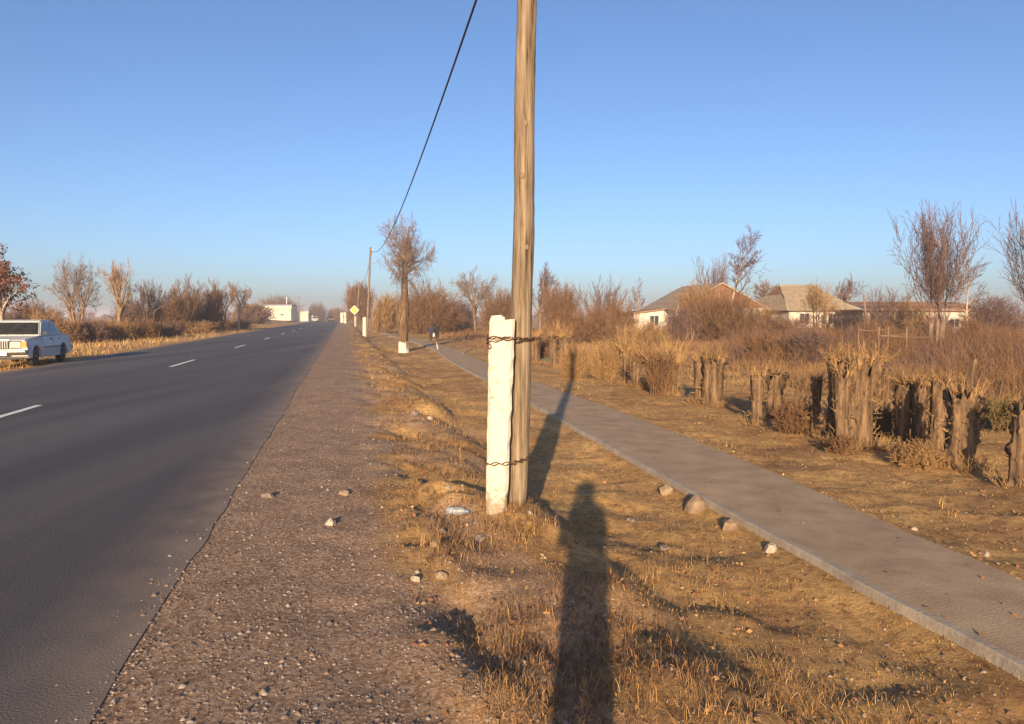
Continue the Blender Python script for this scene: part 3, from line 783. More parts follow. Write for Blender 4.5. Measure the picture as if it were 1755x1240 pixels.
for (kind, px, D, tp, hw, style, bark, twig, seed, lab) in TREES:
    rng = random.Random(100 + seed)
    loc = at(px, D); h_ = ztop(tp, D) - loc.z; hwm = hw / FPX * D
    if style in ('round', 'upright'):
        S = bush_segs(rng, int(60 + 10 * min(14, hwm * h_)), .30, style)
        S = fit(S, h_, hwm)
        S[:, 6:8] *= max(.6, min(2.6, D / 60)) * 1.15
        put_tree(kind, lab, 'bush', loc, S, bark, twig, 'bushes of the far fields', split=0, sides=4)
    else:
        S = fit(tree_segs(rng, style, h_), h_, hwm)
        tw = S[:, 8] >= 2
        S[:, 6:8] = np.maximum(S[:, 6:8], .0075 * D / 60)
        put_tree(kind, lab, 'tree', loc, S, bark, twig, 'bare trees of the far fields', split=(0 if style == 'shoots' else 1), sides=5)

# red-leaved tree behind the parked car
rng = random.Random(501)
loc = at(6, 40); h_ = ztop(420, 40) - loc.z
out = []
grow(rng, out, (0, 0, -.1), (0, 0, 1), 2.5, .12, 0, dict(SP_SPREAD, lv=4, kids=[2.4, 1.6, 1.5]))
S = fit(out, h_ * .97, 64 / FPX * 40)
o = put_tree('red_leaved_tree', 'tree still holding dark red-brown leaves at the left edge', 'tree', loc, S, 'bark_pale', 'twig_grey', split=1)
pts = []
for s in S[S[:, 8] >= 2]:
    if s[5] < 2.25: continue
    for k in range(5): pts.append([s[i] + (s[i + 3] - s[i]) * rng.random() + rng.gauss(0, .11) for i in range(3)])
rng.shuffle(pts)
tag(ob("leaves", leaf_mesh("leaves", rng, pts[:3000], .08), 'leaf_red', o), None, None, None, 'stuff')

# scrub along the left ditch
for i, (px, D, tp, hw, lab) in enumerate((
        (118, 50, 547, 24, 'olive-brown ditch shrub touching the boot of the parked car'), (158, 52, 546, 30, 'dark ditch shrub, second from the parked car'),
        (205, 55, 548, 30, 'wide low ditch shrub below the vase-shaped bare tree'), (250, 57, 546, 28, 'ditch shrub left of the last one along the left verge'),
        (292, 60, 549, 24, 'last and smallest dark ditch shrub along the left verge'), (340, 70, 549, 34, 'low straw-tinged scrub beyond the dark ditch shrubs'),
        (400, 90, 546, 36, 'thin low scrub left of the white roadside building'), (20, 56, 530, 30, 'brown scrub above the bonnet of the parked car'), (80, 55, 533, 28, 'brown scrub above the roof of the parked car'))):
    rng = random.Random(700 + i)
    loc = at(px, D); h_ = ztop(tp, D) - loc.z; hwm = hw / FPX * D
    S = fit(bush_segs(rng, 110, .55, 'round'), h_, hwm); S[:, 6:8] *= 1.1
    o = put_tree('shrub', lab, 'shrub', loc, S, 'bark_grey', ('twig_red', 'twig_mauve', 'twig_straw')[i % 3], 'scrub along the left ditch', split=0, sides=3)
    T = S[S[:, 8] >= 1]
    pts = [[s[k + 3] + rng.gauss(0, .08) for k in range(3)] for s in T if s[5] < h_ * .92]
    rng.shuffle(pts)
    tag(ob("leaves", leaf_mesh("leaves", rng, pts[:1500], .05), 'leaf_shrub', o), None, None, None, 'stuff')

# the whitewashed tree by the verge
rng = random.Random(901)
wb = hit(692, 603); Dw = wb.y; k_ = Dw / FPX
o = thing('lopped_tree', 'lopped roadside tree with whitewashed foot and bushy twig crown', 'tree', wb)
zt = lambda py: ztop(py, Dw) - wb.z
bm = bmesh.new()
tube_bm(bm, [(.0, 0, -.1), (0, 0, .1), (-.02, 0, zt(575)), (-.0, 0, zt(545)), (.02, 0, zt(526)), (.05, 0, zt(515)), (.07, 0, zt(500)), (.08, 0, zt(480)), (.10, 0, zt(462)), (.12, 0, zt(448)), (.12, 0, zt(440))],
        [10 * k_, 8.4 * k_, 7.9 * k_, 8.6 * k_, 8.8 * k_, 6.6 * k_, 5.6 * k_, 5.0 * k_, 4.2 * k_, 2.6 * k_, 1.2 * k_], 16, .07, rng, True, .07, 4)
ob("trunk", bm, 'stump_bark', o)
bm = bmesh.new()
tube_bm(bm, [(-.03, -.04, zt(572)), (-.17, -.05, zt(540)), (-.31, -.06, zt(517))], [6 * k_, 6 * k_, 5.2 * k_], 12, .1, rng)
ob("broken_stub", bm, 'stump_bark', o)
bm = bmesh.new()
_r = tube_bm(bm, [(.0, 0, -.08), (0, 0, .12), (-.012, 0, .3), (-.02, 0, zt(583))], [10.6 * k_, 8.9 * k_, 8.5 * k_, 8.4 * k_], 14, .04, rng, False, .06, 4)
for v in _r[-1]: v.co.z += rng.uniform(-.16, .10)
ob("whitewashed_foot", bm, 'whitewash', o)
out = []
sp = dict(lv=4, n=[6, 5, 4, 3], wob=[.09, .1, .1, .12], up=[.03, .02, .02, .02], tip=[.35, .4, .5, .5], kids=[1.4, 1.2, 1.15], ang=[40, 40, 40], len=[.55, .62, .6], rr=[.5, .55, .6], rmin=.005)
sp['from'] = [.15, .1, .1]
for k in range(20):
    a = k * 2.4 + rng.uniform(-.4, .4); t = rng.random(); el = R(rng.uniform(-25, 65) if k > 3 else rng.uniform(55, 85))
    grow(rng, out, (.08 + .03 * t, 0, zt(480) + (zt(440) - zt(480)) * t), (math.cos(a) * math.cos(el), math.sin(a) * math.cos(el), math.sin(el)), rng.uniform(1.1, 1.5) * (1.15 if k <= 3 else 1), .045, 0, sp)
Sc = np.array(out)
hx = np.percentile(np.hypot(Sc[:, 3] - .1, Sc[:, 4]), 96); zc0 = zt(460); f_ = 49 * k_ / hx
for c in (0, 3): Sc[:, c] = .1 + (Sc[:, c] - .1) * f_
for c in (1, 4): Sc[:, c] *= f_
up_ = (zt(372) - zc0) / (np.percentile(Sc[:, 5], 99.5) - zc0); dn_ = (zc0 - zt(505)) / max(.1, zc0 - np.percentile(Sc[:, 5], 1))
for c in (2, 5): Sc[:, c] = zc0 + (Sc[:, c] - zc0) * np.where(Sc[:, c] > zc0, up_, min(1.6, dn_))
Sc[:, 6:8] = np.where(Sc[:, 8:9] == 0, Sc[:, 6:8], np.maximum(Sc[:, 6:8] * .8, .005))
out = [tuple(r) for r in Sc]
for k in range(30):     # dry shoots from the old cuts
    a = rng.uniform(0, 6.28); z0 = zt(rng.uniform(505, 545))
    grow(rng, out, (.18 * math.cos(a), .18 * math.sin(a), z0), (math.cos(a) * .6, math.sin(a) * .6, .8), rng.uniform(.2, .6), .012, 2, sp)
ob("crown", seg_mesh("crown", out, 3), 'twig_grey', o)

# tall pale-trunked tree
rng = random.Random(902)
loc = at(1236, 50); h_ = ztop(386, 50) - loc.z
out = []
grow(rng, out, (0, 0, -.1), (.16, 0, 1), h_ * .98, .13, 0, dict(SP_SLIM, up=[.012, .08, .05, .03], len=[.36, .5, .5], n=[12, 5, 4, 2], **{'from': [.42, .15, .1]}))
grow(rng, out, (.15, 0, 1.1), (.5, 0, .9), 1.9, .06, 1, SP_SLIM)
S = np.array(out); S[:, 6:8] = np.maximum(S[:, 6:8], .011)
kz = h_ / S[:, 5].max(); S[:, [2, 5]] *= kz
put_tree('bare_tree', 'tall thin leaning tree with pale trunk before the brown gable', 'tree', loc, S, 'bark_pale', 'twig_mauve', 'bare trees of the far fields', split=0)

# willows
def willow(px, D, tp, hw, trunks, shoots, lab, seed):
    rng = random.Random(seed)
    loc = at(px, D); h_ = ztop(tp, D) - loc.z; hwm = hw / FPX * D
    o = thing('willow_tree', lab, 'tree', loc, 0, 'tall willows')
    out = []; zt_ = 1.55
    for tx, lean, r_ in trunks:
        bm = bmesh.new()
        tube_bm(bm, [(tx, 0, -.1), (tx + lean * .3, 0, .6), (tx + lean * .7, 0, 1.2), (tx + lean, 0, zt_ + .1)], [r_ * 1.2, r_, r_ * .95, r_ * 1.1], 10, .06, rng, True, .05, 4)
        ob('trunk', bm, 'bark_grey', o)
        for k in range(shoots):
            a = rng.uniform(0, 6.28); s = rng.uniform(.02, .52)
            grow(rng, out, (tx + lean + r_ * .6 * math.cos(a), r_ * .6 * math.sin(a), zt_ * rng.uniform(.82, 1.05)), (math.cos(a) * s, math.sin(a) * s, 1), (h_ - zt_) * rng.uniform(.72, 1.04), .015, 0, SP_SHOOT)
    S = np.array(out)
    kx = hwm / np.percentile(np.hypot(S[:, 3], S[:, 4]), 95); up = np.clip((S[:, [2, 5]] - zt_) / (h_ - zt_), 0, 1)
    for c, j in ((0, 0), (1, 0), (3, 1), (4, 1)): S[:, c] *= 1 + (kx - 1) * up[:, j]
    zm = np.percentile(S[:, 5], 99.7); S[:, [2, 5]] = np.where(S[:, [2, 5]] > zt_, zt_ + (S[:, [2, 5]] - zt_) * (h_ - zt_) / (zm - zt_), S[:, [2, 5]])
    ob('crown', seg_mesh('crown', S, 3), 'twig_mauve', o)
willow(1606, 34, 350, 50, ((-.28, -.03, .10), (.0, .0, .08), (.17, .06, .13)), 17, 'tall willow of upright purple-brown shoots on several trunks', 903)
willow(1780, 36, 352, 58, ((-.1, -.05, .12), (.15, .06, .12)), 24, 'big bare willow cut off by the right edge', 904)

# ------------------------------------------------------------------ pollarded stumps along the ditch
STUMPS = [
    # base px, base py, top py, width px, lean px at top, shoots, twig reach (px up), label
    (917, 622, 577, 15, -1, 9, 10, 'far stump showing just right of the nearest pole'),
    (948, 628, 575, 13, 2, 12, 12, 'grey far stump, left one of the far pair'),
    (967, 632, 577, 15, 1, 14, 12, 'far stump with a skirt of dead twigs, right one of the far pair'),
    (1057, 654, 602, 10, 0, 16, 26, 'thin stump with a big twiggy head, left of a close pair'),
    (1074, 658, 602, 11, -1, 16, 28, 'thin stump with a big twiggy head, right of a close pair'),
    (1113, 668, 622, 15, 2, 14, 36, 'short stump hidden in tall dead shoots'),
    (1150, 678, 622, 15, 3, 16, 40, 'short stump with pale upright shoots, fifth from the far end'),
    (1090, 664, 618, 13, 2, 14, 24, 'small knotty stump wedged between the thin pair and the tall dead shoots'),
    (1132, 672, 628, 14, 0, 16, 26, 'low ragged stump between the two short ones with dead shoots'),
    (1445, 770, 640, 22, -4, 14, 14, 'gnarled trunk fused to the left flank of the huge flaring stump'),
    (1196, 690, 617, 15, 2, 8, 6, 'slim bowed stump pressed against a thicker one'),
    (1217, 694, 614, 28, 5, 18, 12, 'flaring stump with splintered top beside the slim bowed one'),
    (1295, 726, 642, 19, 4, 6, 6, 'slim pale stump standing left of the dead brush'),
    (1324, 718, 640, 24, 6, 9, 10, 'stump with a pale split top behind the dead brush'),
    (1394, 746, 650, 13, 3, 6, 6, 'thin straight stump left of the huge flaring one'),
    (1424, 758, 618, 19, 6, 14, 16, 'tall gnarled stump leaning towards the huge flaring one'),
    (1466, 766, 622, 50, 8, 34, 20, 'huge flaring stump with a crown of cut shoots, largest of the row'),
    (1546, 768, 655, 24, 6, 12, 10, 'straight stump at the left of the right-hand cluster'),
    (1574, 775, 660, 20, 2, 18, 8, 'twig-covered stump in the middle of the right-hand cluster'),
    (1600, 778, 650, 22, 8, 12, 8, 'smooth leaning stump right of the twig-covered one'),
    (1642, 800, 672, 44, 4, 18, 14, 'thick stump with a tall broken limb rising from its top'),
    (1748, 832, 690, 36, 8, 8, 8, 'stump cut off by the right edge'),
]
def stump(px, py, tp, wpx, lean, nsh, reach, lab, seed):
    rng = random.Random(seed)
    b = hit(px, py); D = b.y; k = D / FPX
    h_ = (py - tp) * k; r_ = wpx * k / 2 * 1.1; lx = lean * k
    o = thing('tree_stump', lab, 'stump', b, 0, 'lopped stumps along the ditch')
    bm = bmesh.new(); n = 22; pts = []; rad = []
    ph = rng.uniform(0, 6); bow = rng.uniform(-.25, .25) * r_
    for i in range(n):
        t = i / (n - 1)
        pts.append((lx * t + bow * math.sin(math.pi * t), .05 * r_ * math.sin(5 * t + ph), -.08 + (h_ + .08) * t))
        fl = 1 + .32 * max(0, 1 - t * 5) + .38 * max(0, (t - .62) / .38) ** 1.4 - .06 * math.sin(t * 7 + ph)
        rad.append(r_ * .92 * fl)
    har = [(q, rng.uniform(0, 6.28), rng.uniform(-1.5, 1.5), rng.uniform(.02, .075)) for q in (2, 3, 4, 5, 7, 9, 11)]
    NS = 30; rings = []
    for i in range(n):
        ring = []
        for a in np.linspace(0, 2 * math.pi, NS, endpoint=False):
            rr = rad[i] * (1 + sum(am * math.sin(q * a + p_ + dr * i / n * 3) for q, p_, dr, am in har) + rng.uniform(-.035, .035))
            ring.append(bm.verts.new((pts[i][0] + rr * math.cos(a), pts[i][1] + rr * math.sin(a), pts[i][2] + (rng.uniform(-.85, .5) * r_ if i == n - 1 else rng.uniform(-.3, .2) * r_ if i == n - 2 else 0))))
        rings.append(ring)
    for i in range(n - 1):
        for q in range(NS):
            f = bm.faces.new((rings[i][q], rings[i][(q + 1) % NS], rings[i + 1][(q + 1) % NS], rings[i + 1][q])); f.smooth = True
    cv = bm.verts.new((lx, 0, h_ - .35 * r_))
    for q in range(NS): bm.faces.new((rings[-1][q], rings[-1][(q + 1) % NS], cv))
    for ring in rings[9:-1]:
        for v in ring:
            if rng.random() < .14:
                c = Vector((lx * .9, 0, v.co.z)); v.co += (v.co - c) * rng.uniform(.08, .34)
    ob('trunk', bm, 'stump_bark', o)
    # cut stubs on the head
    for s in range(max(5, int(nsh * .8))):
        a = rng.uniform(0, 6.28); rr = r_ * rng.uniform(.25, 1.15); L = rng.uniform(.35, 1.3) * min(.17, (reach + 6) * k * .6)
        bm = bmesh.new(); q = Vector((lx + rr * math.cos(a), rr * math.sin(a), h_ - .04 * rng.random() - .02))
        d = Vector((math.cos(a) * .45, math.sin(a) * .45, 1)).normalized(); r0 = rng.uniform(.007, .02) * (.7 + r_ * 2.2)
        tube_bm(bm, [q - d * .05, q + d * L * .5, q + d * L], [r0 * 1.3, r0, r0 * .85], 7, .1, rng)
        ob('stub', bm, 'cut_wood', o)
    out = []
    tw = dict(lv=2, n=[4, 2], wob=[.12, .2], up=[.06, .03], tip=[.4, .5], kids=[1.3], ang=[36], len=[.45], rr=[.65], rmin=.0025); tw['from'] = [.2]
    for s in range(nsh * 7):
        a = rng.uniform(0, 6.28); t = 1 if rng.random() < .62 else rng.uniform(.0, 1)
        rr = r_ * rng.uniform(.6, 1.2); el = R(rng.uniform(25, 89) if t == 1 else rng.uniform(-20, 70))
        grow(rng, out, (lx * t + rr * math.cos(a), rr * math.sin(a), h_ * t), (math.cos(a) * math.cos(el), math.sin(a) * math.cos(el), math.sin(el)),
             ((reach + 8) * k * rng.choice((.3, .45, .6, .8, 1.3)) if t == 1 else rng.uniform(.04, .14)), rng.uniform(.004, .010) * (.6 + b.y / 25), 0, tw)
    for s in range(nsh * 6):   # leaf litter and suckers round the foot
        a = rng.uniform(0, 6.28); rr = r_ * rng.uniform(1.0, 1.9); el = R(rng.uniform(15, 85))
        grow(rng, out, (rr * math.cos(a), rr * math.sin(a), -.02), (math.cos(a) * math.cos(el), math.sin(a) * math.cos(el), math.sin(el)), rng.uniform(.06, .24), .005, 0, tw)
    ob('shoots', seg_mesh('shoots', out, 3), ('cut_shoot', 'twig_straw')[seed % 2], o)
    return o, b, k, h_, lx, r_
for i, s in enumerate(STUMPS):
    o, b, k, h_, lx, r_ = stump(*s, 1200 + i)
    if 'broken limb' in s[-1]:
        rng = random.Random(3); bm = bmesh.new()
        tube_bm(bm, [(lx + .3 * r_, -.02, h_ - .08), (lx + .38 * r_, -.02, h_ + .12), (lx + .55 * r_, -.02, h_ + .28), (lx + .75 * r_, 0, h_ + (672 - 620) * k), (lx + .8 * r_, 0, h_ + (672 - 612) * k)], [r_ * .34, r_ * .22, r_ * .18, r_ * .17, r_ * .07], 10, .22, rng)
        ob('broken_limb', bm, 'stump_bark', o)
    if 'huge' in s[-1]:
        rng = random.Random(4)
        for dx in (-.7, -.2, .35, .8):
            bm = bmesh.new()
            tube_bm(bm, [(lx + dx * r_, .0, h_ * .62), (lx + dx * 1.25 * r_, 0, h_ * .86), (lx + dx * 1.5 * r_, 0, h_ * 1.06)], [r_ * .42, r_ * .36, r_ * .28], 10, .12, rng)
            ob('knuckle', bm, 'stump_bark', o)

# dead brush at the stumps and over the field
def brush(px, py, tp, hw, lab, seed, n=110, mat='twig_straw', up=False):
    rng = random.Random(seed); b = hit(px, py); k = b.y / FPX
    S = bush_segs(rng, n, .5, 'upright' if up else 'round'); S = fit(S, (py - tp) * k, hw * k)
    S[:, 6:8] *= .24 + b.y / 60
    o = thing('brush_clump', lab, 'brush', b, 0, 'dead brush by the ditch')
    ob('stems', seg_mesh('stems', S[S[:, 8] == 0], 3), mat, o); ob('twigs', seg_mesh('twigs', S[S[:, 8] > 0], 3), mat, o)
brush(1365, 742, 680, 38, 'clump of dead orange-brown brush between the stumps', 41, 90, 'twig_red')
brush(1037, 652, 588, 30, 'straw-brown brush clump left of the thin twiggy stumps', 42, 90, 'twig_straw')
brush(1130, 676, 600, 28, 'tangle of pale dead shoots around the short stumps', 43, 46, 'twig_red', True)
brush(1570, 796, 752, 46, 'matted dead twigs at the foot of the right-hand stump cluster', 44, 60, 'twig_straw')
brush(1725, 735, 680, 36, 'spiky dry tuft left of the stump at the right edge', 45, 120, 'twig_olive')
brush(1440, 778, 745, 28, 'low dead brush at the foot of the huge stump', 46, 40, 'twig_red')
brush(1512, 748, 695, 26, 'dark low brush in the gap right of the huge stump', 47, 90, 'twig_olive')
brush(985, 648, 590, 26, 'straw brush clump right of the far stumps', 48, 90)
brush(938, 618, 575, 26, 'russet brush behind the far stumps', 49, 90, 'twig_red')

def stems_mesh(name, rs, n, umin, umax, vmin, vmax, hfun, r):
    u = rs.uniform(umin, umax, n); v = rs.uniform(vmin, vmax, n)
    x, y = uv2xy(u, v); z = ground(u, v); h = hfun(u, v, rs)
    keep = h > .05; u, v, x, y, z, h = [q[keep] for q in (u, v, x, y, z, h)]
    n = len(u); a = rs.uniform(0, 6.283, n); t = np.abs(rs.normal(0, .35, n)) + .05
    dx, dy = np.cos(a) * t, np.sin(a) * t
    p0 = np.stack([x, y, z - .03], 1); p1 = p0 + np.stack([dx * h * .5, dy * h * .5, h * .6], 1)
    p2 = p1 + np.stack([dx * h * .55, dy * h * .55, h * .42], 1)
    b = rs.uniform(0, 6.283, n); p3 = p1 + np.stack([np.cos(b) * h * .3, np.sin(b) * h * .3, h * .35], 1)
    rr = r * rs.uniform(.6, 1.3, n) * (.5 + y / 30)
    S = np.concatenate([np.column_stack([p0, p1, rr, rr * .8]), np.column_stack([p1, p2, rr * .8, rr * .4]), np.column_stack([p1, p3, rr * .7, rr * .35])])
    return seg_mesh(name, S, 3)
rs = np.random.RandomState(3)
def thick(u, v, rs):
    m = sstep(11.0, 15.0, u + 1.4 * vnoise(u, v, 2.5, 51)) * sstep(-.35, .25, vnoise(u, v, 3.0, 52) + .2 * sstep(14, 20, u))
    return m * (1.0 + .5 * vnoise(u, v, 1.6, 53)) * rs.uniform(.5, 1.25, len(u)) * 1.05
tag(ob('dry_thicket', stems_mesh('dry_thicket', rs, 24000, 9.6, 34, 9, 34, thick, .006), 'twig_red'), 'brown thicket of dry weed stems filling the field beyond the ditch', None, None, 'stuff')
def thick5(u, v, rs):
    m = sstep(12, 15, u + vnoise(u, v, 2, 55)) * sstep(.15, .5, vnoise(u, v, 2.2, 56))
    return m * (1.15 + .5 * vnoise(u, v, 1.2, 57)) * rs.uniform(.5, 1.25, len(u))
tag(ob('dark_thicket', stems_mesh('dark_thicket', rs, 14000, 9.6, 34, 9, 40, thick5, .0065), 'twig_mauve'), 'darker patches of dead stalks among the brown thicket', None, None, 'stuff')
def thick2(u, v, rs):
    return sstep(8.8, 10.5, u + .8 * vnoise(u, v, 1.5, 61)) * (.25 + .25 * sstep(0, .5, vnoise(u, v, 1.8, 62))) * rs.uniform(.4, 1.3, len(u))
tag(ob('field_weeds', stems_mesh('field_weeds', rs, 16000, 8.8, 30, 5, 45, thick2, .005), 'twig_straw'), 'low straw-coloured weeds over the field beyond the ditch', None, None, 'stuff')
def thick3(u, v, rs):
    return (.5 + .5 * vnoise(u, v, 6, 63)) * rs.uniform(.3, 1.2, len(u)) * .8 * sstep(6.5, 8.5, u)
tag(ob('far_weeds', stems_mesh('far_weeds', rs, 15000, 7, 60, 33, 95, thick3, .009), 'twig_red'), 'rusty weeds over the far field before the houses', None, None, 'stuff')
def thick4(u, v, rs):
    return (.35 + .5 * vnoise(u, v, 5, 64)) * rs.uniform(.3, 1.2, len(u)) * .6 * sstep(-14, -17, u)
tag(ob('left_field_weeds', stems_mesh('left_field_weeds', rs, 15000, -75, -14, 28, 150, thick4, .009), 'twig_straw'), 'dry weeds over the field left of the road', None, None, 'stuff')

# far tree line round the plain
rng = random.Random(77); out = []
for k in range(300):
    a = R(rng.uniform(-42, 42)); D = rng.uniform(330, 520)
    x, y = math.sin(a) * D, math.cos(a) * D; u, v = xy2uv(x, y)
    if abs(u + 5) < 12: continue
    z = gxy(x, y); hh = rng.uniform(4, 9) * (1.0 if rng.random() < .7 else .6); ww = hh * rng.uniform(.5, .9)
    for s in range(42):
        b = rng.uniform(0, 6.28); e = R(rng.uniform(25, 88)); L = rng.uniform(.5, 1)
        p = (x + rng.gauss(0, .9), y, z + hh * rng.uniform(0, .35))
        q = (p[0] + math.cos(b) * math.cos(e) * ww * L, y + math.sin(b) * ww * .3, p[2] + math.sin(e) * hh * .62 * L)
        out.append((*p, *q, .16, .05))
tag(ob('far_treeline', seg_mesh('far_treeline', out, 3), 'twig_mauve'), 'hazy line of distant bare trees along the horizon', None, None, 'stuff')

# ------------------------------------------------------------------ houses
def clip(poly, n_, d_):
    out = []
    for i in range(len(poly)):
        a, b = poly[i], poly[(i + 1) % len(poly)]
        da, db = a[0] * n_[0] + a[1] * n_[1] - d_, b[0] * n_[0] + b[1] * n_[1] - d_
        if da <= 0: out.append(a)
        if da * db < 0:
            t = da / (da - db); out.append((a[0] + (b[0] - a[0]) * t, a[1] + (b[1] - a[1]) * t))
    return out
def sheets(parent, poly, mat, cw, ch, rng, name='roof_sheet', th=.03):
    """lay overlapping sheets over a sloping convex roof face (3-D corners, eave first)"""
    P3 = [Vector(p) for p in poly]; o_ = P3[0]; e = (P3[1] - P3[0]).normalized()
    nrm = (P3[1] - P3[0]).cross(P3[2] - P3[0]).normalized()
    if nrm.z < 0: nrm = -nrm
    s = nrm.cross(e)
    if s.z < 0: s = -s
    Q = [((p - o_).dot(e), (p - o_).dot(s)) for p in P3]
    x0, x1 = min(q[0] for q in Q), max(q[0] for q in Q); y1 = max(q[1] for q in Q)
    nx = max(1, round((x1 - x0) / cw)); ny = max(1, round(y1 / ch)); cw = (x1 - x0) / nx; ch = y1 / ny
    for j in range(ny):
        for i in range(nx):
            c = clip(clip(clip(clip(Q, (-1, 0), -(x0 + i * cw + .012)), (1, 0), x0 + (i + 1) * cw - .012), (0, -1), -(j * ch)), (0, 1), (j + 1) * ch - .004)
            if len(c) < 3: continue
            bm = bmesh.new(); lift = rng.uniform(0, .012)
            lo = [bm.verts.new(o_ + e * a + s * b + nrm * (.012 + lift)) for a, b in c]
            hi = [bm.verts.new(o_ + e * a + s * b + nrm * (.012 + lift + th + .035 * (1 - (b - j * ch) / ch))) for a, b in c]
            bm.faces.new(lo[::-1]); bm.faces.new(hi); n = len(c)
            for k in range(n): bm.faces.new((lo[k], lo[(k + 1) % n], hi[(k + 1) % n], hi[k]))
            ob(name, bm, mat, parent)
def wall_box(o, W, Dp, H_, mat, th=.3):
    """four walls as butted slabs round the origin corner (x to the right, y back)"""
    for d in ((0, W, 0, th), (0, W, Dp - th, Dp), (0, th, th + .002, Dp - th - .002), (W - th, W, th + .002, Dp - th - .002)):
        box('wall', (*d, -.3, H_), mat, o)
def window(o, x, z, w_, h_, side='front', W=0):
    if side == 'front':
        f = box('window', (x, x + w_, -.03, -.002, z, z + h_), 'winframe', o)
        n = 2
        for k in range(n):
            a = x + .06 + k * (w_ - .06) / n; box('pane', (a, a + (w_ - .06) / n - .06, -.036, -.031, z + .06, z + h_ - .06), 'dark', f)
    else:
        f = box('window', (-.03, -.002, x, x + w_, z, z + h_), 'winframe', o)
        box('pane', (-.036, -.031, x + .06, x + w_ - .06, z + .06, z + h_ - .06), 'dark', f)
RZ = TH   # the houses stand square to the road
def rot_loc(px, D): return at(px, D)
rng = random.Random(61)
# brown gabled house: gable end to the road side, left slope in the sun
D = 76; loc = at(1158, D); Wd = 9.6; Dp = 11; he = ztop(527, D) - loc.z; hr = ztop(484, D) - loc.z
o = thing('house', 'whitewashed house with brown boarded gable and pale slate slopes', 'house', loc, RZ * .6)
wall_box(o, Wd, Dp, he, 'limewash_wall')
ov = .45
bm = prism_bm([(0.05, he + .004), (Wd - .05, he + .004), (Wd / 2, hr - .08)], .02, .14); g = ob('gable', bm, 'board', o)
nb = 24
for k in range(nb):
    x0, x1 = .15 + (Wd - .3) * k / nb, .15 + (Wd - .3) * (k + 1) / nb - .03
    zt_ = lambda x: he + (hr - .14 - he) * (1 - abs(x - Wd / 2) / (Wd / 2))
    pts_ = [(x0, he + .01), (x1, he + .01), (x1, zt_(x1)), (x0, zt_(x0))]
    if zt_(x0) - he < .1 or zt_(x1) - he < .1: continue
    ob('gable_board', prism_bm(pts_, -.02 - .008 * (k % 2), .018), 'board', g)
sl = (hr - he) / (Wd / 2)
roof = ob('roof', prism_bm([(-ov, he - ov * sl), (Wd / 2, hr), (Wd + ov, he - ov * sl), (Wd + ov - .1, he - ov * sl - .02), (Wd / 2, hr - .12), (-ov + .1, he - ov * sl - .02)], -.3, Dp + .3), 'slate', o)
sheets(roof, [(-ov, Dp + .3, he - ov * sl), (-ov, -.3, he - ov * sl), (Wd / 2, -.3, hr), (Wd / 2, Dp + .3, hr)], 'slate', 1.1, 1.5, rng)
sheets(roof, [(Wd + ov, -.3, he - ov * sl), (Wd + ov, Dp + .3, he - ov * sl), (Wd / 2, Dp + .3, hr), (Wd / 2, -.3, hr)], 'slate', 1.1, 1.5, rng)
window(o, 2.2, .9, 1.1, 1.2); window(o, 6.2, .9, 1.1, 1.2); window(o, 3, .9, 1.1, 1.2, 'side')
box('door', (4.3, 5.2, -.04, -.002, 0, 2.0), 'board', o)
# white farm building to its left
D = 78; loc = at(1086, D); H0 = ztop(532, D) - loc.z
o = thing('farm_building', 'low white farm building with a sloping roof left of the gabled house', 'building', loc, RZ * .5)
W0 = 4.6
bm = prism_bm([(0, -.3), (W0, -.3), (W0, H0 + .25), (0, H0 - .35)], 0, 5); ob('wall', bm, 'limewash_wall', o)
bm = prism_bm([(-.2, H0 - .36), (W0 + .2, H0 + .29), (W0 + .2, H0 + .43), (-.2, H0 - .2)], -.25, 5.2); ob('roof', bm, 'roof_rust', o)
window(o, 1.7, .75, 1.0, 1.15)
D = 82; loc = at(1024, D); H0 = ztop(537, D) - loc.z
o = thing('shed', 'low mud-walled shed with rusty roof half hidden by russet bushes', 'shed', loc, RZ * .4)
box('wall', (0, 4.2, 0, 4, -.3, H0), 'mud_wall', o); ob('roof', prism_bm([(-.25, H0 + .002), (4.45, H0 + .002), (4.45, H0 + .25), (-.25, H0 + .1)], -.3, 4.3), 'roof_rust', o)
# hipped house with gablet
D = 80; loc = at(1352, D); Wd = 7.6; Dp = 8.4; he = ztop(529, D) - loc.z; hr = ztop(487, D) - loc.z
o = thing('house', 'house under a hipped slate roof with a small gablet on the left', 'house', loc, RZ * .9)
wall_box(o, Wd, Dp, he, 'limewash_wall')
ov = .5; e_ = he - .22; xr0, xr1 = 1.3, Wd - 2.2; ym = Dp / 2; hg = e_ + (hr - e_) * .62
A, B, C, Dd = (-ov, -ov, e_), (Wd + ov, -ov, e_), (Wd + ov, Dp + ov, e_), (-ov, Dp + ov, e_)
R0, R1 = (xr0, ym, hr), (xr1, ym, hr)
# the left hip stops below the ridge at the gablet
tg = (hg - e_) / (hr - e_)
G0 = tuple(A[i] + (R0[i] - A[i]) * tg for i in range(3)); G1 = tuple(Dd[i] + (R0[i] - Dd[i]) * tg for i in range(3))
bm = bmesh.new()
vs = {k: bm.verts.new(v) for k, v in dict(A=A, B=B, C=C, D=Dd, R0=R0, R1=R1, G0=G0, G1=G1).items()}
for f in (('A', 'B', 'R1', 'R0', 'G0'), ('B', 'C', 'R1'), ('C', 'D', 'G1', 'R0', 'R1'), ('D', 'A', 'G0', 'G1'), ('G0', 'R0', 'G1'), ('D', 'C', 'B', 'A')): bm.faces.new([vs[k] for k in f])
roof = ob('roof', bm, 'board', o)
sheets(roof, [A, B, R1, R0], 'slate', 1.1, 1.4, rng); sheets(roof, [Dd, A, G0, G1], 'slate', 1.1, 1.4, rng); sheets(roof, [B, C, R1], 'slate', 1.1, 1.4, rng)
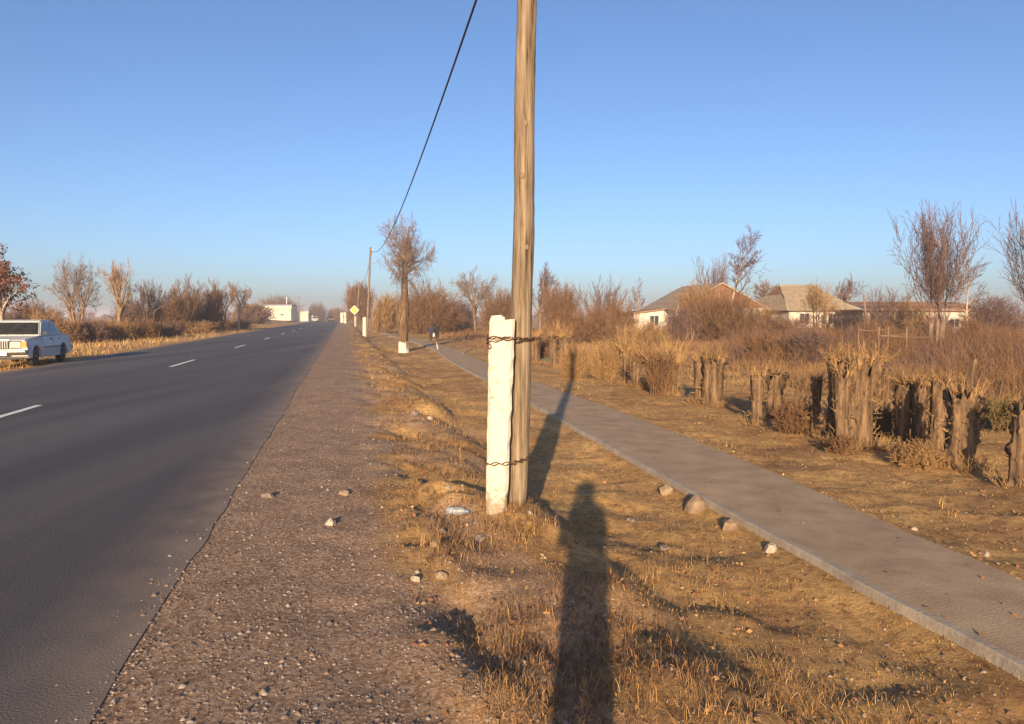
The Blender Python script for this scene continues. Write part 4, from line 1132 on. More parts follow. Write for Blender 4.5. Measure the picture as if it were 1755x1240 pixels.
sheets(roof, [C, Dd, R0, R1], 'slate', 1.1, 1.4, rng)
for a, b in ((A, G0), (B, R1), (R0, R1)):
    bm = bmesh.new(); tube_bm(bm, [Vector(a) + Vector((0, 0, .07)), Vector(b) + Vector((0, 0, .07))], [.07, .07], 6); ob('ridge_cap', bm, 'slate', roof)
window(o, 1.2, .9, 1.2, 1.2); window(o, 4.6, .9, 1.2, 1.2); window(o, 3.4, .9, 1.2, 1.2, 'side')
# long whitewashed barn behind the willow
D = 66; loc = at(1478, D); H0 = ztop(533, D) - loc.z; W0 = 10.4
o = thing('barn', 'long low whitewashed barn behind the tall willow', 'barn', loc, RZ * .3)
for a, b, m_ in ((0, 4.4, 'mud_wall'), (4.402, 6.6, 'limewash_wall'), (6.602, W0, 'limewash_wall')): box('wall', (a, b, 0, 5, -.3, H0), m_, o)
roof = ob('roof', prism_bm([(-.3, H0 + .002), (W0 + .3, H0 + .002), (W0 + .3, H0 + .16), (-.3, H0 + .16)], -.4, 5.3), 'roof_rust', o)
sheets(roof, [(-.3, -.4, H0 + .18), (W0 + .3, -.4, H0 + .18), (W0 + .3, 3, H0 + .85), (-.3, 3, H0 + .85)], 'roof_rust', 1.3, 1.7, rng)
box('door', (5.9, 6.5, -.05, -.002, 0, 1.7), 'dark', o); window(o, 8.0, .8, .9, .8)
D = 74; loc = at(1662, D); H0 = ztop(529, D) - loc.z
o = thing('shed', 'small grey shed right of the long barn', 'shed', loc, 0)
box('wall', (0, 2.6, 0, 3, -.3, H0), 'mud_wall', o); ob('roof', prism_bm([(-.2, H0 + .002), (2.8, H0 + .002), (2.8, H0 + .2), (-.2, H0 + .3)], -.3, 3.3), 'winframe', o)
# white roadside building far left
D = 262; k = D / FPX; loc = at(449.5, D); W0 = 49 * k; H0 = ztop(529, D) - loc.z
o = thing('roadside_building', 'white flat-roofed roadside building with blue-grey roof edge and two small windows', 'building', loc, RZ * .4)
wall_box(o, W0, 9, H0, 'limewash_wall', .4)
for x in (10.5, 31.0): window(o, x * k, H0 - 2.4, 5.5 * k, .7)
roof = box('roof', (.9, W0 + .25, -.15, 9.1, H0 + .004, H0 + 1.2), 'limewash_wall', o)
box('roof_edge', (.7, W0 + .45, -.4, 9.3, H0 + 1.202, H0 + 1.5), 'roof_blue', roof)
bm = bmesh.new(); tube_bm(bm, [(39 * k, 3, H0 + 1.5), (39 * k, 3, H0 + 4.2)], [.12, .12], 8); ob('flue', bm, 'signwhite', roof)
D = 270; k = D / FPX; loc = at(504.5, D); H0 = ztop(536, D) - loc.z
o = thing('annex_building', 'lower white annex right of the blue-roofed roadside building', 'building', loc, RZ * .4)
wall_box(o, 24 * k, 7, H0, 'limewash_wall', .4)
box('plinth', (-.06, 24 * k + .06, -.06, -.002, -.2, .7), 'roof_blue', o)
box('roof', (-.3, 24 * k + .3, -.3, 7.3, H0 + .004, H0 + .5), 'limewash_wall', o)
D = 300; k = D / FPX; loc = at(531, D)
o = thing('garden_wall', 'short pale wall between the white annex and the road end', 'wall', loc); box('wall_face', (0, 7 * k, 0, .4, -.3, ztop(541, D) - loc.z), 'limewash_wall', o); box('coping', (-.1, 7 * k + .1, -.08, .48, ztop(541, D) - loc.z + .002, ztop(540.3, D) - loc.z), 'stone_pale', o)
p = at(514, 240); o = thing('utility_pole', 'thin distant pole above the white annex, left of the road', 'pole', p, 0, 'distant poles on the left')
bm = bmesh.new(); tube_bm(bm, [(0, 0, 0), (0, 0, ztop(507, 240) - p.z)], [.16, .11], 8); ob('shaft', bm, 'pole_wood', o)
bm = bmesh.new(); box_bm(bm, -.9, .9, -.06, .06, ztop(510, 240) - p.z, ztop(509, 240) - p.z); ob('crossarm', bm, 'pole_wood', o)
p = hit(371, 553); o = thing('marker_post', 'small pale marker post on the left verge', 'post', p)
bm = bmesh.new(); box_bm(bm, -.07, .07, -.05, .05, -.1, .9); ob('shaft', bm, 'stone_pale', o)
bm = bmesh.new(); box_bm(bm, -.09, .09, -.07, .07, .902, 1.0); ob('cap', bm, 'stone_pale', o)
# leaning dark stake and rail fence in the field
p = at(1487, 58); o = thing('stake', 'dark leaning stake right of the hipped house', 'stake', p)
bm = bmesh.new(); tube_bm(bm, [(0, 0, -.1), (-.15, 0, 1.6), (-.42, 0, ztop(504, 58) - p.z)], [.09, .08, .06], 7, .1, random.Random(2)); ob('shaft', bm, 'bark_grey', o)
bm = bmesh.new(); tube_bm(bm, [(-.3, 0, ztop(515, 58) - p.z), (-.1, 0, ztop(509, 58) - p.z)], [.03, .02], 5); ob('snag', bm, 'bark_grey', o)
D = 30; p = at(1475, D); o = thing('rail_fence', 'weathered pole rail fence crossing in front of the willow', 'fence', p)
k = D / FPX; X = lambda px: (px - 1475) * k
for x0, x1, y0, y1 in ((1470, 1523, 565, 564), (1508, 1608, 575, 577), (1500, 1560, 574, 572)):
    bm = bmesh.new(); n = 7
    tube_bm(bm, [(X(x0) + (X(x1) - X(x0)) * t / n, .02 * math.sin(t), ztop(y0 + (y1 - y0) * t / n, D) - p.z - .03 * math.sin(math.pi * t / n)) for t in range(n + 1)], [.017 - .0008 * t for t in range(n + 1)], 6, .12, random.Random(x0)); ob('rail', bm, 'bark_tan', o)
for x in (1472, 1507, 1523, 1555, 1607):
    bm = bmesh.new(); tube_bm(bm, [(X(x), .07, -.35), (X(x) + .01, .07, ztop(560, D) - p.z)], [.035, .028], 7, .1, random.Random(x)); ob('fence_post', bm, 'bark_tan', o)

# ------------------------------------------------------------------ white sedan on the left verge
def arch(cx, r, z0, n=11):
    a0 = math.asin(min(1, (z0 - .30) / r)); return [(cx + r * math.cos(a), .30 + r * math.sin(a)) for a in np.linspace(a0, math.pi - a0, n)]
def sedan(label, loc, rz, paint, detail=True, group=None):
    o = thing('car', label, 'car', loc, rz, group)
    z0 = .27
    low = [(-2.0, .34), (-1.5, z0)] + arch(-1.12, .36, z0)[::-1] + [(-.6, z0 - .02), (.8, z0 - .02)] + arch(1.33, .36, z0)[::-1] + [(1.85, z0), (1.98, .34), (2.02, .55), (2.0, .80), (1.9, .845), (.82, .93), (-1.2, .955), (-1.32, .95), (-1.98, .90), (-2.03, .80), (-2.04, .5)]
    bm = prism_bm(low, -.80, .80)
    for v in bm.verts:   # belt line tumblehome and nose/tail taper
        if v.co.z > .6: v.co.y *= 1 - .10 * (v.co.z - .6) / .35
        if abs(v.co.x) > 1.8: v.co.y *= .97
    bmesh.ops.bevel(bm, geom=[e for e in bm.edges if abs(e.verts[0].co.y - e.verts[1].co.y) < .05 and min(e.verts[0].co.z, e.verts[1].co.z) > .75], offset=.035, segments=3, affect='EDGES')
    body = ob('body', bm, paint, o)
    # greenhouse
    def gh(x, z, t): return .735 - .15 * t
    fb, ft, rt, rb = (.86, .925), (.30, 1.385), (-.72, 1.40), (-1.22, .95)
    bm = bmesh.new()
    pr = []
    for s in (-1, 1):
        pr.append([bm.verts.new((fb[0], s * .735, fb[1])), bm.verts.new((ft[0], s * .59, ft[1])), bm.verts.new((.1, s * .585, 1.425)), bm.verts.new((-.55, s * .58, 1.435)), bm.verts.new((rt[0], s * .585, rt[1])), bm.verts.new((rb[0], s * .73, rb[1]))])
    bm.faces.new(pr[0]); bm.faces.new(pr[1][::-1])
    for i in range(5): bm.faces.new((pr[0][i], pr[1][i], pr[1][i + 1], pr[0][i + 1]))
    bm.faces.new((pr[0][5], pr[1][5], pr[1][0], pr[0][0]))
    bmesh.ops.recalc_face_normals(bm, faces=bm.faces)
    bmesh.ops.bevel(bm, geom=[e for e in bm.edges if min(e.verts[0].co.z, e.verts[1].co.z) > .98 or abs(e.verts[0].co.z - e.verts[1].co.z) > .3], offset=.03, segments=2, affect='EDGES')
    cabin = ob('cabin', bm, paint, o)
    def quad(name, pts, mat, parent, off):
        bm = bmesh.new(); P_ = [Vector(p) for p in pts]; n = (P_[1] - P_[0]).cross(P_[-1] - P_[0]).normalized() * off
        a = [bm.verts.new(p + n) for p in P_]; b = [bm.verts.new(p - n * .5) for p in P_]
        bm.faces.new(a); bm.faces.new(b[::-1]); m_ = len(a)
        for i in range(m_): bm.faces.new((a[i], b[i], b[(i + 1) % m_], a[(i + 1) % m_]))
        return ob(name, bm, mat, parent)
    L2 = lambda a, b, t: a + (b - a) * t
    def scr(x0, z0_, x1, z1_, name):
        i0, i1 = .10, .90
        xa, za = L2(x0, x1, i0), L2(z0_, z1_, i0); xb, zb = L2(x0, x1, i1), L2(z0_, z1_, i1)
        s = 1 if x0 > 0 else -1
        return quad(name, [(xa, -.67 * s, za), (xa, .67 * s, za), (xb, .55 * s, zb), (xb, -.55 * s, zb)], 'glass', cabin, .012)
    scr(fb[0], fb[1], ft[0], ft[1], 'windscreen'); scr(rb[0], rb[1], rt[0], rt[1], 'rear_window')
    yw = lambda z: .735 - .15 * (z - .93) / .47
    for s in (-1, 1):
        for pts in ([(.70, .985), (.28, 1.33), (-.16, 1.345), (-.16, .985)], [(-.24, .985), (-.24, 1.345), (-.66, 1.345), (-.98, .985)]):
            P_ = [(x, s * (yw(z)), z) for x, z in pts]
            if s > 0: P_ = P_[::-1]
            quad('side_window', P_, 'glass', cabin, .008)
    for s in (-1, 1):
        for cx in (1.33, -1.12):
            wv = bpy.data.objects.new('wheel', None); link(wv, o); wv.location = (cx, s * .68, .295)
            bm = bmesh.new(); prof = [(-.085, .21), (-.088, .26), (-.06, .295), (.06, .295), (.088, .26), (.085, .21)]
            rr = [[bm.verts.new((r * math.cos(a), y, r * math.sin(a))) for a in np.linspace(0, 2 * math.pi, 24, endpoint=False)] for y, r in prof]
            for i in range(5):
                for j in range(24): bm.faces.new((rr[i][j], rr[i + 1][j], rr[i + 1][(j + 1) % 24], rr[i][(j + 1) % 24]))
            bm.faces.new(rr[0]); bm.faces.new(rr[5][::-1])
            ob('tyre', bm, 'rubber', wv)
            bm = bmesh.new(); prof = [(.09, .2), (.093, .17), (.06, .15), (.075, .07), (.10, .05), (.10, 0.001)]
            rr = [[bm.verts.new((r * math.cos(a), s * y, r * math.sin(a))) for a in np.linspace(0, 2 * math.pi, 20, endpoint=False)] for y, r in prof]
            for i in range(5):
                for j in range(20): bm.faces.new((rr[i][j], rr[i + 1][j], rr[i + 1][(j + 1) % 20], rr[i][(j + 1) % 20]))
            ob('rim', bm, 'rim', wv)
    # floor, sills, bumpers
    box('underbody', (-1.9, 1.9, -.6, .6, .24, .3), 'plastic', o)
    fbp = box('front_bumper', (2.02, 2.14, -.80, .80, .40, .53), 'plastic', o, .02)
    box('bumper_trim', (2.141, 2.15, -.74, .74, .475, .515), 'chrome', fbp)
    rbp = box('rear_bumper', (-2.16, -2.04, -.78, .78, .40, .53), 'plastic', o, .02)
    box('number_plate', (2.151, 2.158, -.26, .26, .37, .48), 'signwhite', fbp, 0)
    g = box('grille', (2.0, 2.045, -.29, .29, .56, .83), 'plastic', o, .006)
    for k in range(9):
        y = -.25 + k * .0625; box('grille_bar', (2.046, 2.06, y - .007, y + .007, .58, .81), 'steel', g)
    box('grille_frame', (2.046, 2.064, -.31, .31, .81, .845), 'chrome', g)
    for s in (-1, 1):
        y0, y1 = sorted((s * .31, s * .60)); h = box('headlight', (2.0, 2.04, y0, y1, .59, .78), 'lamp', o, .01)
        box('headlight_rim', (1.995, 2.03, y0 - .02, y1 + .02, .565, .589), 'plastic', h); box('headlight_rim', (1.995, 2.03, y0 - .02, y1 + .02, .781, .80), 'plastic', h)
        y0, y1 = sorted((s * .605, s * .755)); box('indicator', (1.96, 2.03, y0, y1, .59, .78), 'amber', h, .01)
        y0, y1 = sorted((s * .42, s * .74)); box('tail_light', (-2.06, -2.0, y0, y1, .62, .80), 'redlamp', o, .008)
        # doors: a leaf a few millimetres proud of the body
        for x0, x1, nm in ((-.18, .70, 'door'), (-.92, -.20, 'door')):
            ys = lambda z: s * (.802 if z <= .6 else .802 * (1 - .10 * (z - .6) / .35) + .001)
            pts = [(x0, .30), (x1, .30), (x1, .90), (x0, .90)] if x0 > -.5 else [(x0 + .2, .30), (x1, .30), (x1, .92), (x0, .92), (x0, .62)]
            P_ = []
            bm = bmesh.new()
            zs = [.30, .45, .60, .75, .90]
            gr = []
            for z in zs:
                xa = x0 if (x0 > -.5 or z > .6) else x0 + .2
                gr.append([bm.verts.new((xa + .006, ys(z) + s * .004, z)), bm.verts.new((x1 - .006, ys(z) + s * .004, z))])
            for i in range(4): bm.faces.new((gr[i][0], gr[i][1], gr[i + 1][1], gr[i + 1][0]))
            gm = bmesh.ops.extrude_face_region(bm, geom=list(bm.faces))
            bmesh.ops.translate(bm, vec=(0, -s * .02, 0), verts=[v for v in gm['geom'] if isinstance(v, bmesh.types.BMVert)])
            dr = ob(nm, bm, paint, o)
            ya, yb = sorted((s * (abs(ys(.8)) + .005), s * (abs(ys(.8)) + .03)))
            box('door_handle', (x0 + .06, x0 + .2, ya, yb, .80, .83), 'plastic', dr)
        ya, yb = sorted((s * .807, s * .815)); box('side_trim', (-.9, .69, ya, yb, .545, .565), 'plastic', o)
        ya, yb = sorted((s * .745, s * .90)); box('mirror', (.58, .64, ya, yb, .97, 1.06), 'plastic', o, .012)
    for y in (-.2, .25):
        bm = bmesh.new(); tube_bm(bm, [(.83, y, .965), (.70, y + .12, 1.08), (.63, y + .33, 1.13)], [.008, .007, .006], 5); ob('wiper', bm, 'plastic', o)
    return o
wf, wr = hit(62, 627), hit(104, 620)
u_c, v_c = xy2uv((wf.x + wr.x) / 2, (wf.y + wr.y) / 2)
CAR_RZ = math.atan2(-1, 0) + R(14)         # faces the camera, a little askew to the road
fwd = Vector((math.cos(CAR_RZ), math.sin(CAR_RZ), 0)); left = Vector((-fwd.y, fwd.x, 0))
c = Vector(((wf.x + wr.x) / 2, (wf.y + wr.y) / 2, 0)) - fwd * .105 - left * .72
c.z = max(gxy(c.x + a * fwd.x + b * left.x, c.y + a * fwd.y + b * left.y) for a in (-1.1, 1.3) for b in (-.7, .7)) + .0
sedan('old white four-door saloon car parked on the left verge facing the camera', c, CAR_RZ, 'paint_white')
sedan('tiny white car coming from the far end of the road', Vector((*uv2xy(-7.0, 192), float(crest(-7, 192)) + .03)), R(-90) + TH, 'paint_white', False, 'far cars on the road')
sedan('tiny dark car at the far end of the road', Vector((*uv2xy(-3.3, 205), float(crest(-3.3, 205)) + .03)), R(90) + TH, 'paint_dark', False, 'far cars on the road')

# ------------------------------------------------------------------ people
def person(label, loc, rz, J, top, bottom, scale=1.0, coat_z=.80, group=None, extra=None):
    """J: joint -> (x,y,z,r). One skinned body; cloth colours follow the body surface."""
    o = thing('person', label, 'person', loc, rz, group)
    o.scale = (scale,) * 3
    names = list(J); idx = {n: i for i, n in enumerate(names)}
    E = [('pelvis', 'waist'), ('waist', 'chest'), ('chest', 'neck'), ('neck', 'jaw'), ('jaw', 'brow'), ('brow', 'crown')]
    for s in 'lr':
        E += [('chest', s + 'sho'), (s + 'sho', s + 'elb'), (s + 'elb', s + 'wri'), (s + 'wri', s + 'palm'), ('pelvis', s + 'hip'), (s + 'hip', s + 'kne'), (s + 'kne', s + 'ank'), (s + 'ank', s + 'toe')]
    me = bpy.data.meshes.new('body')
    me.from_pydata([J[n][:3] for n in names], [(idx[a], idx[b]) for a, b in E], [])
    tmp = bpy.data.objects.new('body', me); COL.objects.link(tmp)
    sk = tmp.modifiers.new('skin', 'SKIN'); sk.use_smooth_shade = True
    for i, n in enumerate(names):
        r = J[n][3]; d_ = me.skin_vertices[0].data[i]
        d_.radius = r if isinstance(r, tuple) else (r, r); d_.use_root = n == 'pelvis'
    tmp.modifiers.new('sub', 'SUBSURF').levels = 2
    dg = bpy.context.evaluated_depsgraph_get(); dg.update()
    m2 = bpy.data.meshes.new_from_object(tmp.evaluated_get(dg)); bpy.data.objects.remove(tmp)
    for n in ('skin', top, bottom, 'hair', 'cloth_black'): m2.materials.append(M[n])
    neck = Vector(J['neck'][:3])
    wl, wr_ = Vector(J['lwri'][:3]), Vector(J['rwri'][:3])
    for p in m2.polygons:
        c = p.center
        if c.z < J['lank'][2] + .03 and c.z < J['rank'][2] + .03: k = 4
        elif c.z < coat_z and min((c - wl).length, (c - wr_).length) > .14: k = 2
        elif min((c - Vector(J['lpalm'][:3])).length, (c - Vector(J['rpalm'][:3])).length) < .085: k = 0
        elif c.z > neck.z + .04 and (Vector((c.x, c.y, 0)) - Vector((neck.x, neck.y, 0))).length < .16: k = 3 if (c.z > J['brow'][2] + .03 or c.y < J['brow'][1] - .02) else 0
        else: k = 1
        p.material_index = k
    body = ob('body', m2, None, o)
    # hands: four unequal fingers and a thumb on each palm
    for s, sg in (('l', -1), ('r', 1)):
        q = Vector(J[s + 'palm'][:3]); d = (q - Vector(J[s + 'wri'][:3])).normalized()
        side = d.cross(Vector((0, 0, 1)));  side = side.normalized() if side.length > .2 else Vector((0, 1, 0))
        bm = bmesh.new(); cu = d.cross(side)
        for k, L in enumerate((.062, .072, .068, .052)):
            b0 = q + side * (-.024 + .016 * k) + d * .01; b1 = b0 + d * L * .5; b2 = b1 + (d * .7 - cu * .6).normalized() * L * .5
            tube_bm(bm, [b0, b1, b2], [.0085, .008, .006], 6)
        t0 = q - side * .03 - d * .02; tube_bm(bm, [t0, t0 + (d * .5 - side * .7).normalized() * .03, t0 + (d * .9 - side * .5).normalized() * .055], [.010, .009, .007], 6)
        ob('fingers', bm, 'skin', body)
    bm = bmesh.new(); bw = Vector(J['brow'][:3]); jw = Vector(J['jaw'][:3])
    tube_bm(bm, [bw + Vector((0, .085, -.01)), bw + Vector((0, .115, -.045)), bw + Vector((0, .085, -.055))], [.008, .014, .006], 6); ob('nose', bm, 'skin', body)
    bm = bmesh.new()
    for s in (-1, 1): bmesh.ops.create_icosphere(bm, subdivisions=1, radius=.011, matrix=Matrix.Translation(bw + Vector((s * .032, .088, -.012))))
    ob('eyes', bm, 'hair', body)
    bm = bmesh.new()
    for s in (-1, 1): bmesh.ops.create_icosphere(bm, subdivisions=1, radius=.024, matrix=Matrix.Translation(bw + Vector((s * .088, -.005, -.03))) @ Matrix.Diagonal((.4, .8, 1.2, 1)))
    ob('ears', bm, 'skin', body)
    return o
def std(stride=.0, arms='down', coat=1.0):
    J = dict(pelvis=(0, 0, .93, .145), waist=(0, .0, 1.08, .135 * coat), chest=(0, -.01, 1.30, (.17 * coat, .125)), neck=(0, 0, 1.47, .055), jaw=(0, .015, 1.555, .078), brow=(0, .01, 1.64, .095), crown=(0, 0, 1.715, .055))
    for s, x in (('l', -1), ('r', 1)):
        y = stride * x
        J[s + 'hip'] = (x * .095, 0, .87, .105); J[s + 'kne'] = (x * .10, y * .6 + .02, .49, .072); J[s + 'ank'] = (x * .10, y, .09, .048); J[s + 'toe'] = (x * .115, y + .14, .035, .038)
        J[s + 'sho'] = (x * .19, -.01, 1.40, .072 * coat)
        if arms == 'down':
            J[s + 'elb'] = (x * .25, -y * .4, 1.12, .055 * coat); J[s + 'wri'] = (x * .25, -y * .8 + .06, .88, .036); J[s + 'palm'] = (x * .25, -y * .9 + .08, .80, .034)
        else:
            J[s + 'elb'] = (x * .235, .17, 1.17, .052); J[s + 'wri'] = (x * .115, .34, 1.42, .036); J[s + 'palm'] = (x * .085, .385, 1.505, .034)
    return J
def on_path(px, v):
    pass
pl = hit(738.5, 585); pl.z = max(pl.z, PATH_Z + .006)
pr_ = hit(749.5, 585); pr_.z = max(pr_.z, PATH_Z + .006)
sc_l = 29 / FPX * pl.y / 1.76; sc_r = 31 / FPX * pr_.y / 1.76
person('left one of two people on the path, in dark navy coat', pl, R(10), std(.16, 'down', 1.15), 'cloth_navy', 'cloth_black', sc_l, .62, 'people walking on the path')
person('right one of two people on the path, all in black', pr_, R(-4), std(-.14, 'down', 1.22), 'cloth_black', 'cloth_black', sc_r, .60, 'people walking on the path')
# bag carried between them
bgp = (pl + pr_) / 2 + Vector((-.02, -.1, 0)); o = thing('carrier_bag', 'white carrier bag held between the two walking people', 'bag', bgp)
bm = bmesh.new(); rng = random.Random(8)
tube_bm(bm, [(0, 0, .30), (0, 0, .36), (0, 0, .48), (0, 0, .56), (0, 0, .60)], [.05, .085, .09, .065, .03], 10, .12, rng); ob('bag_body', bm, 'cloth_white', o)
bm = bmesh.new(); tube_bm(bm, [(-.03, 0, .59), (-.05, 0, .66), (-.12, .02, .70)], [.012, .01, .01], 6); ob('bag_handle', bm, 'cloth_white', o)
# the photographer, standing just behind the camera: only the shadow falls into the picture
ph_loc = Vector((-.07, -.47, gxy(-.07, -.47) + .005))
person('person in a dark coat behind the camera, raising a phone, known by the shadow', ph_loc, 0, {k: (q[0] * .70, q[1], q[2], (q[3] * 1.12 if isinstance(q[3], float) and k in ('jaw', 'brow', 'crown', 'neck') else (q[3][0] * .74, q[3][1]) if isinstance(q[3], tuple) else q[3] * .8)) for k, q in std(.03, 'phone', 1.1).items()}, 'cloth_navy', 'cloth_black', 1.0, .80)
ph = thing('phone', 'dark phone held up by the person behind the camera', 'phone', Vector((-.03, -.055, 1.545)))
box('phone_case', (-.08, .08, -.006, .004, -.037, .037), 'plastic', ph, .003); box('screen', (-.075, .075, -.0085, -.0065, -.033, .033), 'glass', ph)

# ------------------------------------------------------------------ small things on the ground
def rock(name, label, px, py, w_, h_, mat, seed, cat='stone', group='loose stones', angular=False, sink=.3):
    rng = random.Random(seed); p = hit(px, py); k = p.y / FPX
    bm = bmesh.new(); bmesh.ops.create_icosphere(bm, subdivisions=1 if angular else 2, radius=1)
    for v in bm.verts:
        d = 1 + rng.uniform(-.30, .2); v.co = Vector((v.co.x * w_ * k / 2 * d, v.co.y * w_ * k / 2 * .8 * d, v.co.z * h_ * k * .62 * d))
    o = ob(name, bm, mat); o.location = p + Vector((0, 0, h_ * k * .62 * (.5 if angular else .15))); o.rotation_euler = (0, 0, rng.uniform(0, 6))
    return tag(o, label, cat, group)
for i, a in enumerate((
        ('rock', 'flat tan slab of broken concrete leaning on the kerb, farthest of three', 1142, 848, 32, 22, 'stone', True),
        ('rock', 'large angular chunk leaning on the kerb, middle of three', 1192, 878, 44, 36, 'stone', True),
        ('rock', 'angular chunk leaning on the kerb, nearest of three', 1252, 908, 40, 26, 'stone', True),
        ('rock', 'small cobble by the kerb near the bottom edge', 1322, 945, 26, 20, 'stone_pale', False),
        ('rock', 'tan stone alone on the gravel shoulder', 591, 846, 24, 12, 'stone', False),
        ('rock', 'rounded stone low on the gravel shoulder', 566, 898, 22, 15, 'stone_pale', False),
        ('rock', 'dark stone on the gravel nearest the asphalt', 458, 852, 22, 13, 'stone_dark', False),
        ('rock', 'broad brown stone low in the weeds left of the white post', 755, 988, 28, 14, 'stone', False),
        ('rock', 'grey stone half buried below the white post', 824, 925, 22, 14, 'stone_dark', False),
        ('rock', 'small pale stone at the bottom left of the weeds', 712, 995, 16, 13, 'stone_pale', False),
        ('rock', 'whitish pebble just above the pale stone in the weeds', 715, 984, 10, 9, 'stone_pale', False),
        ('rock', 'tan stone in the dark hollow of the weeds', 758, 913, 13, 10, 'stone', False),
        ('rock', 'flat orange-tan stone among the shaded weeds', 744, 935, 18, 12, 'stone', False),
        ('rock', 'grey stone in the weeds far left of the white post', 711, 712, 16, 13, 'stone_dark', False),
        ('rock', 'pale stone on the verge left of the white post', 737, 718, 14, 9, 'stone_pale', False),
        ('rock', 'pale flat stone left of the foot of the white post', 768, 838, 16, 8, 'stone_pale', False),
        ('rock', 'white stone at the far edge of the field behind the walkers, left', 785, 558, 5, 4, 'stone_pale', False),
        ('rock', 'white stone at the far edge of the field behind the walkers, right', 795, 558, 5, 4, 'stone_pale', False),
        ('rock', 'pale stone at the far kerb near the right corner', 1566, 908, 14, 8, 'stone_pale', False),
        ('rock', 'grey-white stone at the far kerb, rightmost', 1690, 952, 14, 10, 'stone_pale', False),
        ('rock', 'dark clod on the dry grass between kerb and shadow', 1138, 940, 22, 10, 'stone_dark', False),
        ('rock', 'small dark clod above the photographer\'s shadow', 1082, 892, 18, 8, 'stone_dark', False),
        ('rock', 'whitish lump right of the pole foot', 908, 880, 13, 8, 'stone_pale', False))):
    rock(a[0], a[1], a[2], a[3], a[4], a[5], a[6], 300 + i, angular=a[7])
rng = random.Random(31); p = hit(932, 619); bm = bmesh.new(); bmesh.ops.create_icosphere(bm, subdivisions=2, radius=1)
for v in bm.verts: q_ = 1 + rng.uniform(-.35, .3); v.co = Vector((v.co.x * .20 * q_, v.co.y * .14 * q_, v.co.z * .10 * q_))
M['teal'] = pmat('teal_plastic', [(.03, .10, .11), (.06, .17, .18)], 9, .5)
o = ob('plastic_sack', bm, 'teal'); o.location = p + Vector((0, 0, .06)); tag(o, 'crumpled dark teal plastic sack between the far stumps', 'sack')
# crushed bottle
p = hit(783, 882); o = thing('plastic_bottle', 'crushed clear plastic bottle lying left of the white post', 'bottle', p + Vector((0, 0, .028)), R(-12))
bm = bmesh.new(); rng = random.Random(9)
tube_bm(bm, [(-.085, 0, 0), (-.08, 0, 0), (-.05, 0, .002), (-.02, 0, -.002), (.01, 0, .002), (.04, 0, 0), (.06, 0, .0), (.075, 0, 0), (.085, 0, 0)], [.024, .031, .029, .032, .028, .031, .022, .013, .012], 14, .07, rng)
ob('bottle_body', bm, 'bottle', o)
bm = bmesh.new(); tube_bm(bm, [(.0855, 0, 0), (.1, 0, 0)], [.0145, .0145], 12); ob('bottle_cap', bm, 'cap_blue', o)
# fallen branch on the path and the leaning stub
p = hit(800, 606); p.z = max(p.z, PATH_Z + .012); k = p.y / FPX
o = thing('fallen_branch', 'dark fallen branch lying across the footpath edge', 'branch', p)
bm = bmesh.new(); tube_bm(bm, [(-6 * k, -.5, .03), (-2 * k, -.1, .06), (3 * k, .35, .10), (9 * k, 1.0, .16)], [.035, .03, .022, .012], 7, .1, rng); ob('limb', bm, 'bark_grey', o)
bm = bmesh.new(); tube_bm(bm, [(3 * k, .35, .10), (5 * k, .3, .22), (8 * k, .5, .3)], [.014, .01, .006], 5, .1, rng); ob('side_twig', bm, 'bark_grey', o)
p = hit(751, 602); k = p.y / FPX
o = thing('sapling_stub', 'short pale sapling stub at the path bend', 'stub', p)
bm = bmesh.new(); tube_bm(bm, [(0, 0, -.05), (-.5 * k, 0, .12), (-1.5 * k, 0, .28), (-2.6 * k, 0, 14 * k)], [.06, .05, .045, .035], 9, .08, rng); ob('shaft', bm, 'stone_pale', o)
bm = bmesh.new(); tube_bm(bm, [(-2.6 * k, 0, 14 * k), (-3.2 * k, 0, 17 * k), (-3.2 * k, .02, 20 * k)], [.036, .02, .006], 6, .1, rng); ob('dead_top', bm, 'bark_tan', o)

# ---- pebbles, grass, litter
def tinted(me, cols, per):
    a = me.color_attributes.new("tint", 'FLOAT_COLOR', 'POINT')
    c = np.repeat(np.column_stack([cols, np.ones(len(cols))]), per, axis=0).astype(np.float32)
    a.data.foreach_set("color", c.ravel())
def scatter(rs, n, rmin, rmax, az0, az1):
    r = np.exp(rs.uniform(math.log(rmin), math.log(rmax), n)); a = np.radians(rs.uniform(az0, az1, n))
    x, y = r * np.sin(a), r * np.cos(a); u, v = xy2uv(x, y); return x, y, u, v, r
def pal(rs, n, cols, jitter=.15):
    c = np.array(cols)[rs.randint(0, len(cols), n)]; return np.clip(c * (1 + rs.uniform(-jitter, jitter, (n, 1))), 0, 1)
rs = np.random.RandomState(21)
x, y, u, v, r = scatter(rs, 110000, 2.4, 26, -42, 42)
edge_ = .45 + .35 * vnoise(u, v, .8, 11)
keep = (u > ROAD_R - .03 - .22 * rs.rand(len(u)) ** 2.2) & ((u < edge_ + .3) | ((u < 3.2) & (rs.rand(len(u)) < .22)) | ((u > 4.6) & (u < 7) & (rs.rand(len(u)) < .05)))
x, y, u, v, r = [q[keep] for q in (x, y, u, v, r)]
keep = ~((u > spl(v, PL) - .02) & (u < spl(v, PR) + .02)); x, y, u, v, r = [q[keep] for q in (x, y, u, v, r)]
n = len(x); z = np.where(u < ROAD_R + .06, np.maximum(ground(u, v), .009), ground(u, v))
OCT = np.array([(1, 0, 0), (.3, .95, 0), (-.85, .5, 0), (-.8, -.6, 0), (.3, -.95, 0), (0.1, 0, 1)], float)
sz = np.exp(rs.normal(-5.55, .55, n)) * (1 + r * .035); sz = np.clip(sz, .0025, .02)
an = rs.uniform(0, 6.283, n); sx, sy, szz = rs.uniform(.7, 1.3, n), rs.uniform(.6, 1.1, n), rs.uniform(.4, .9, n)
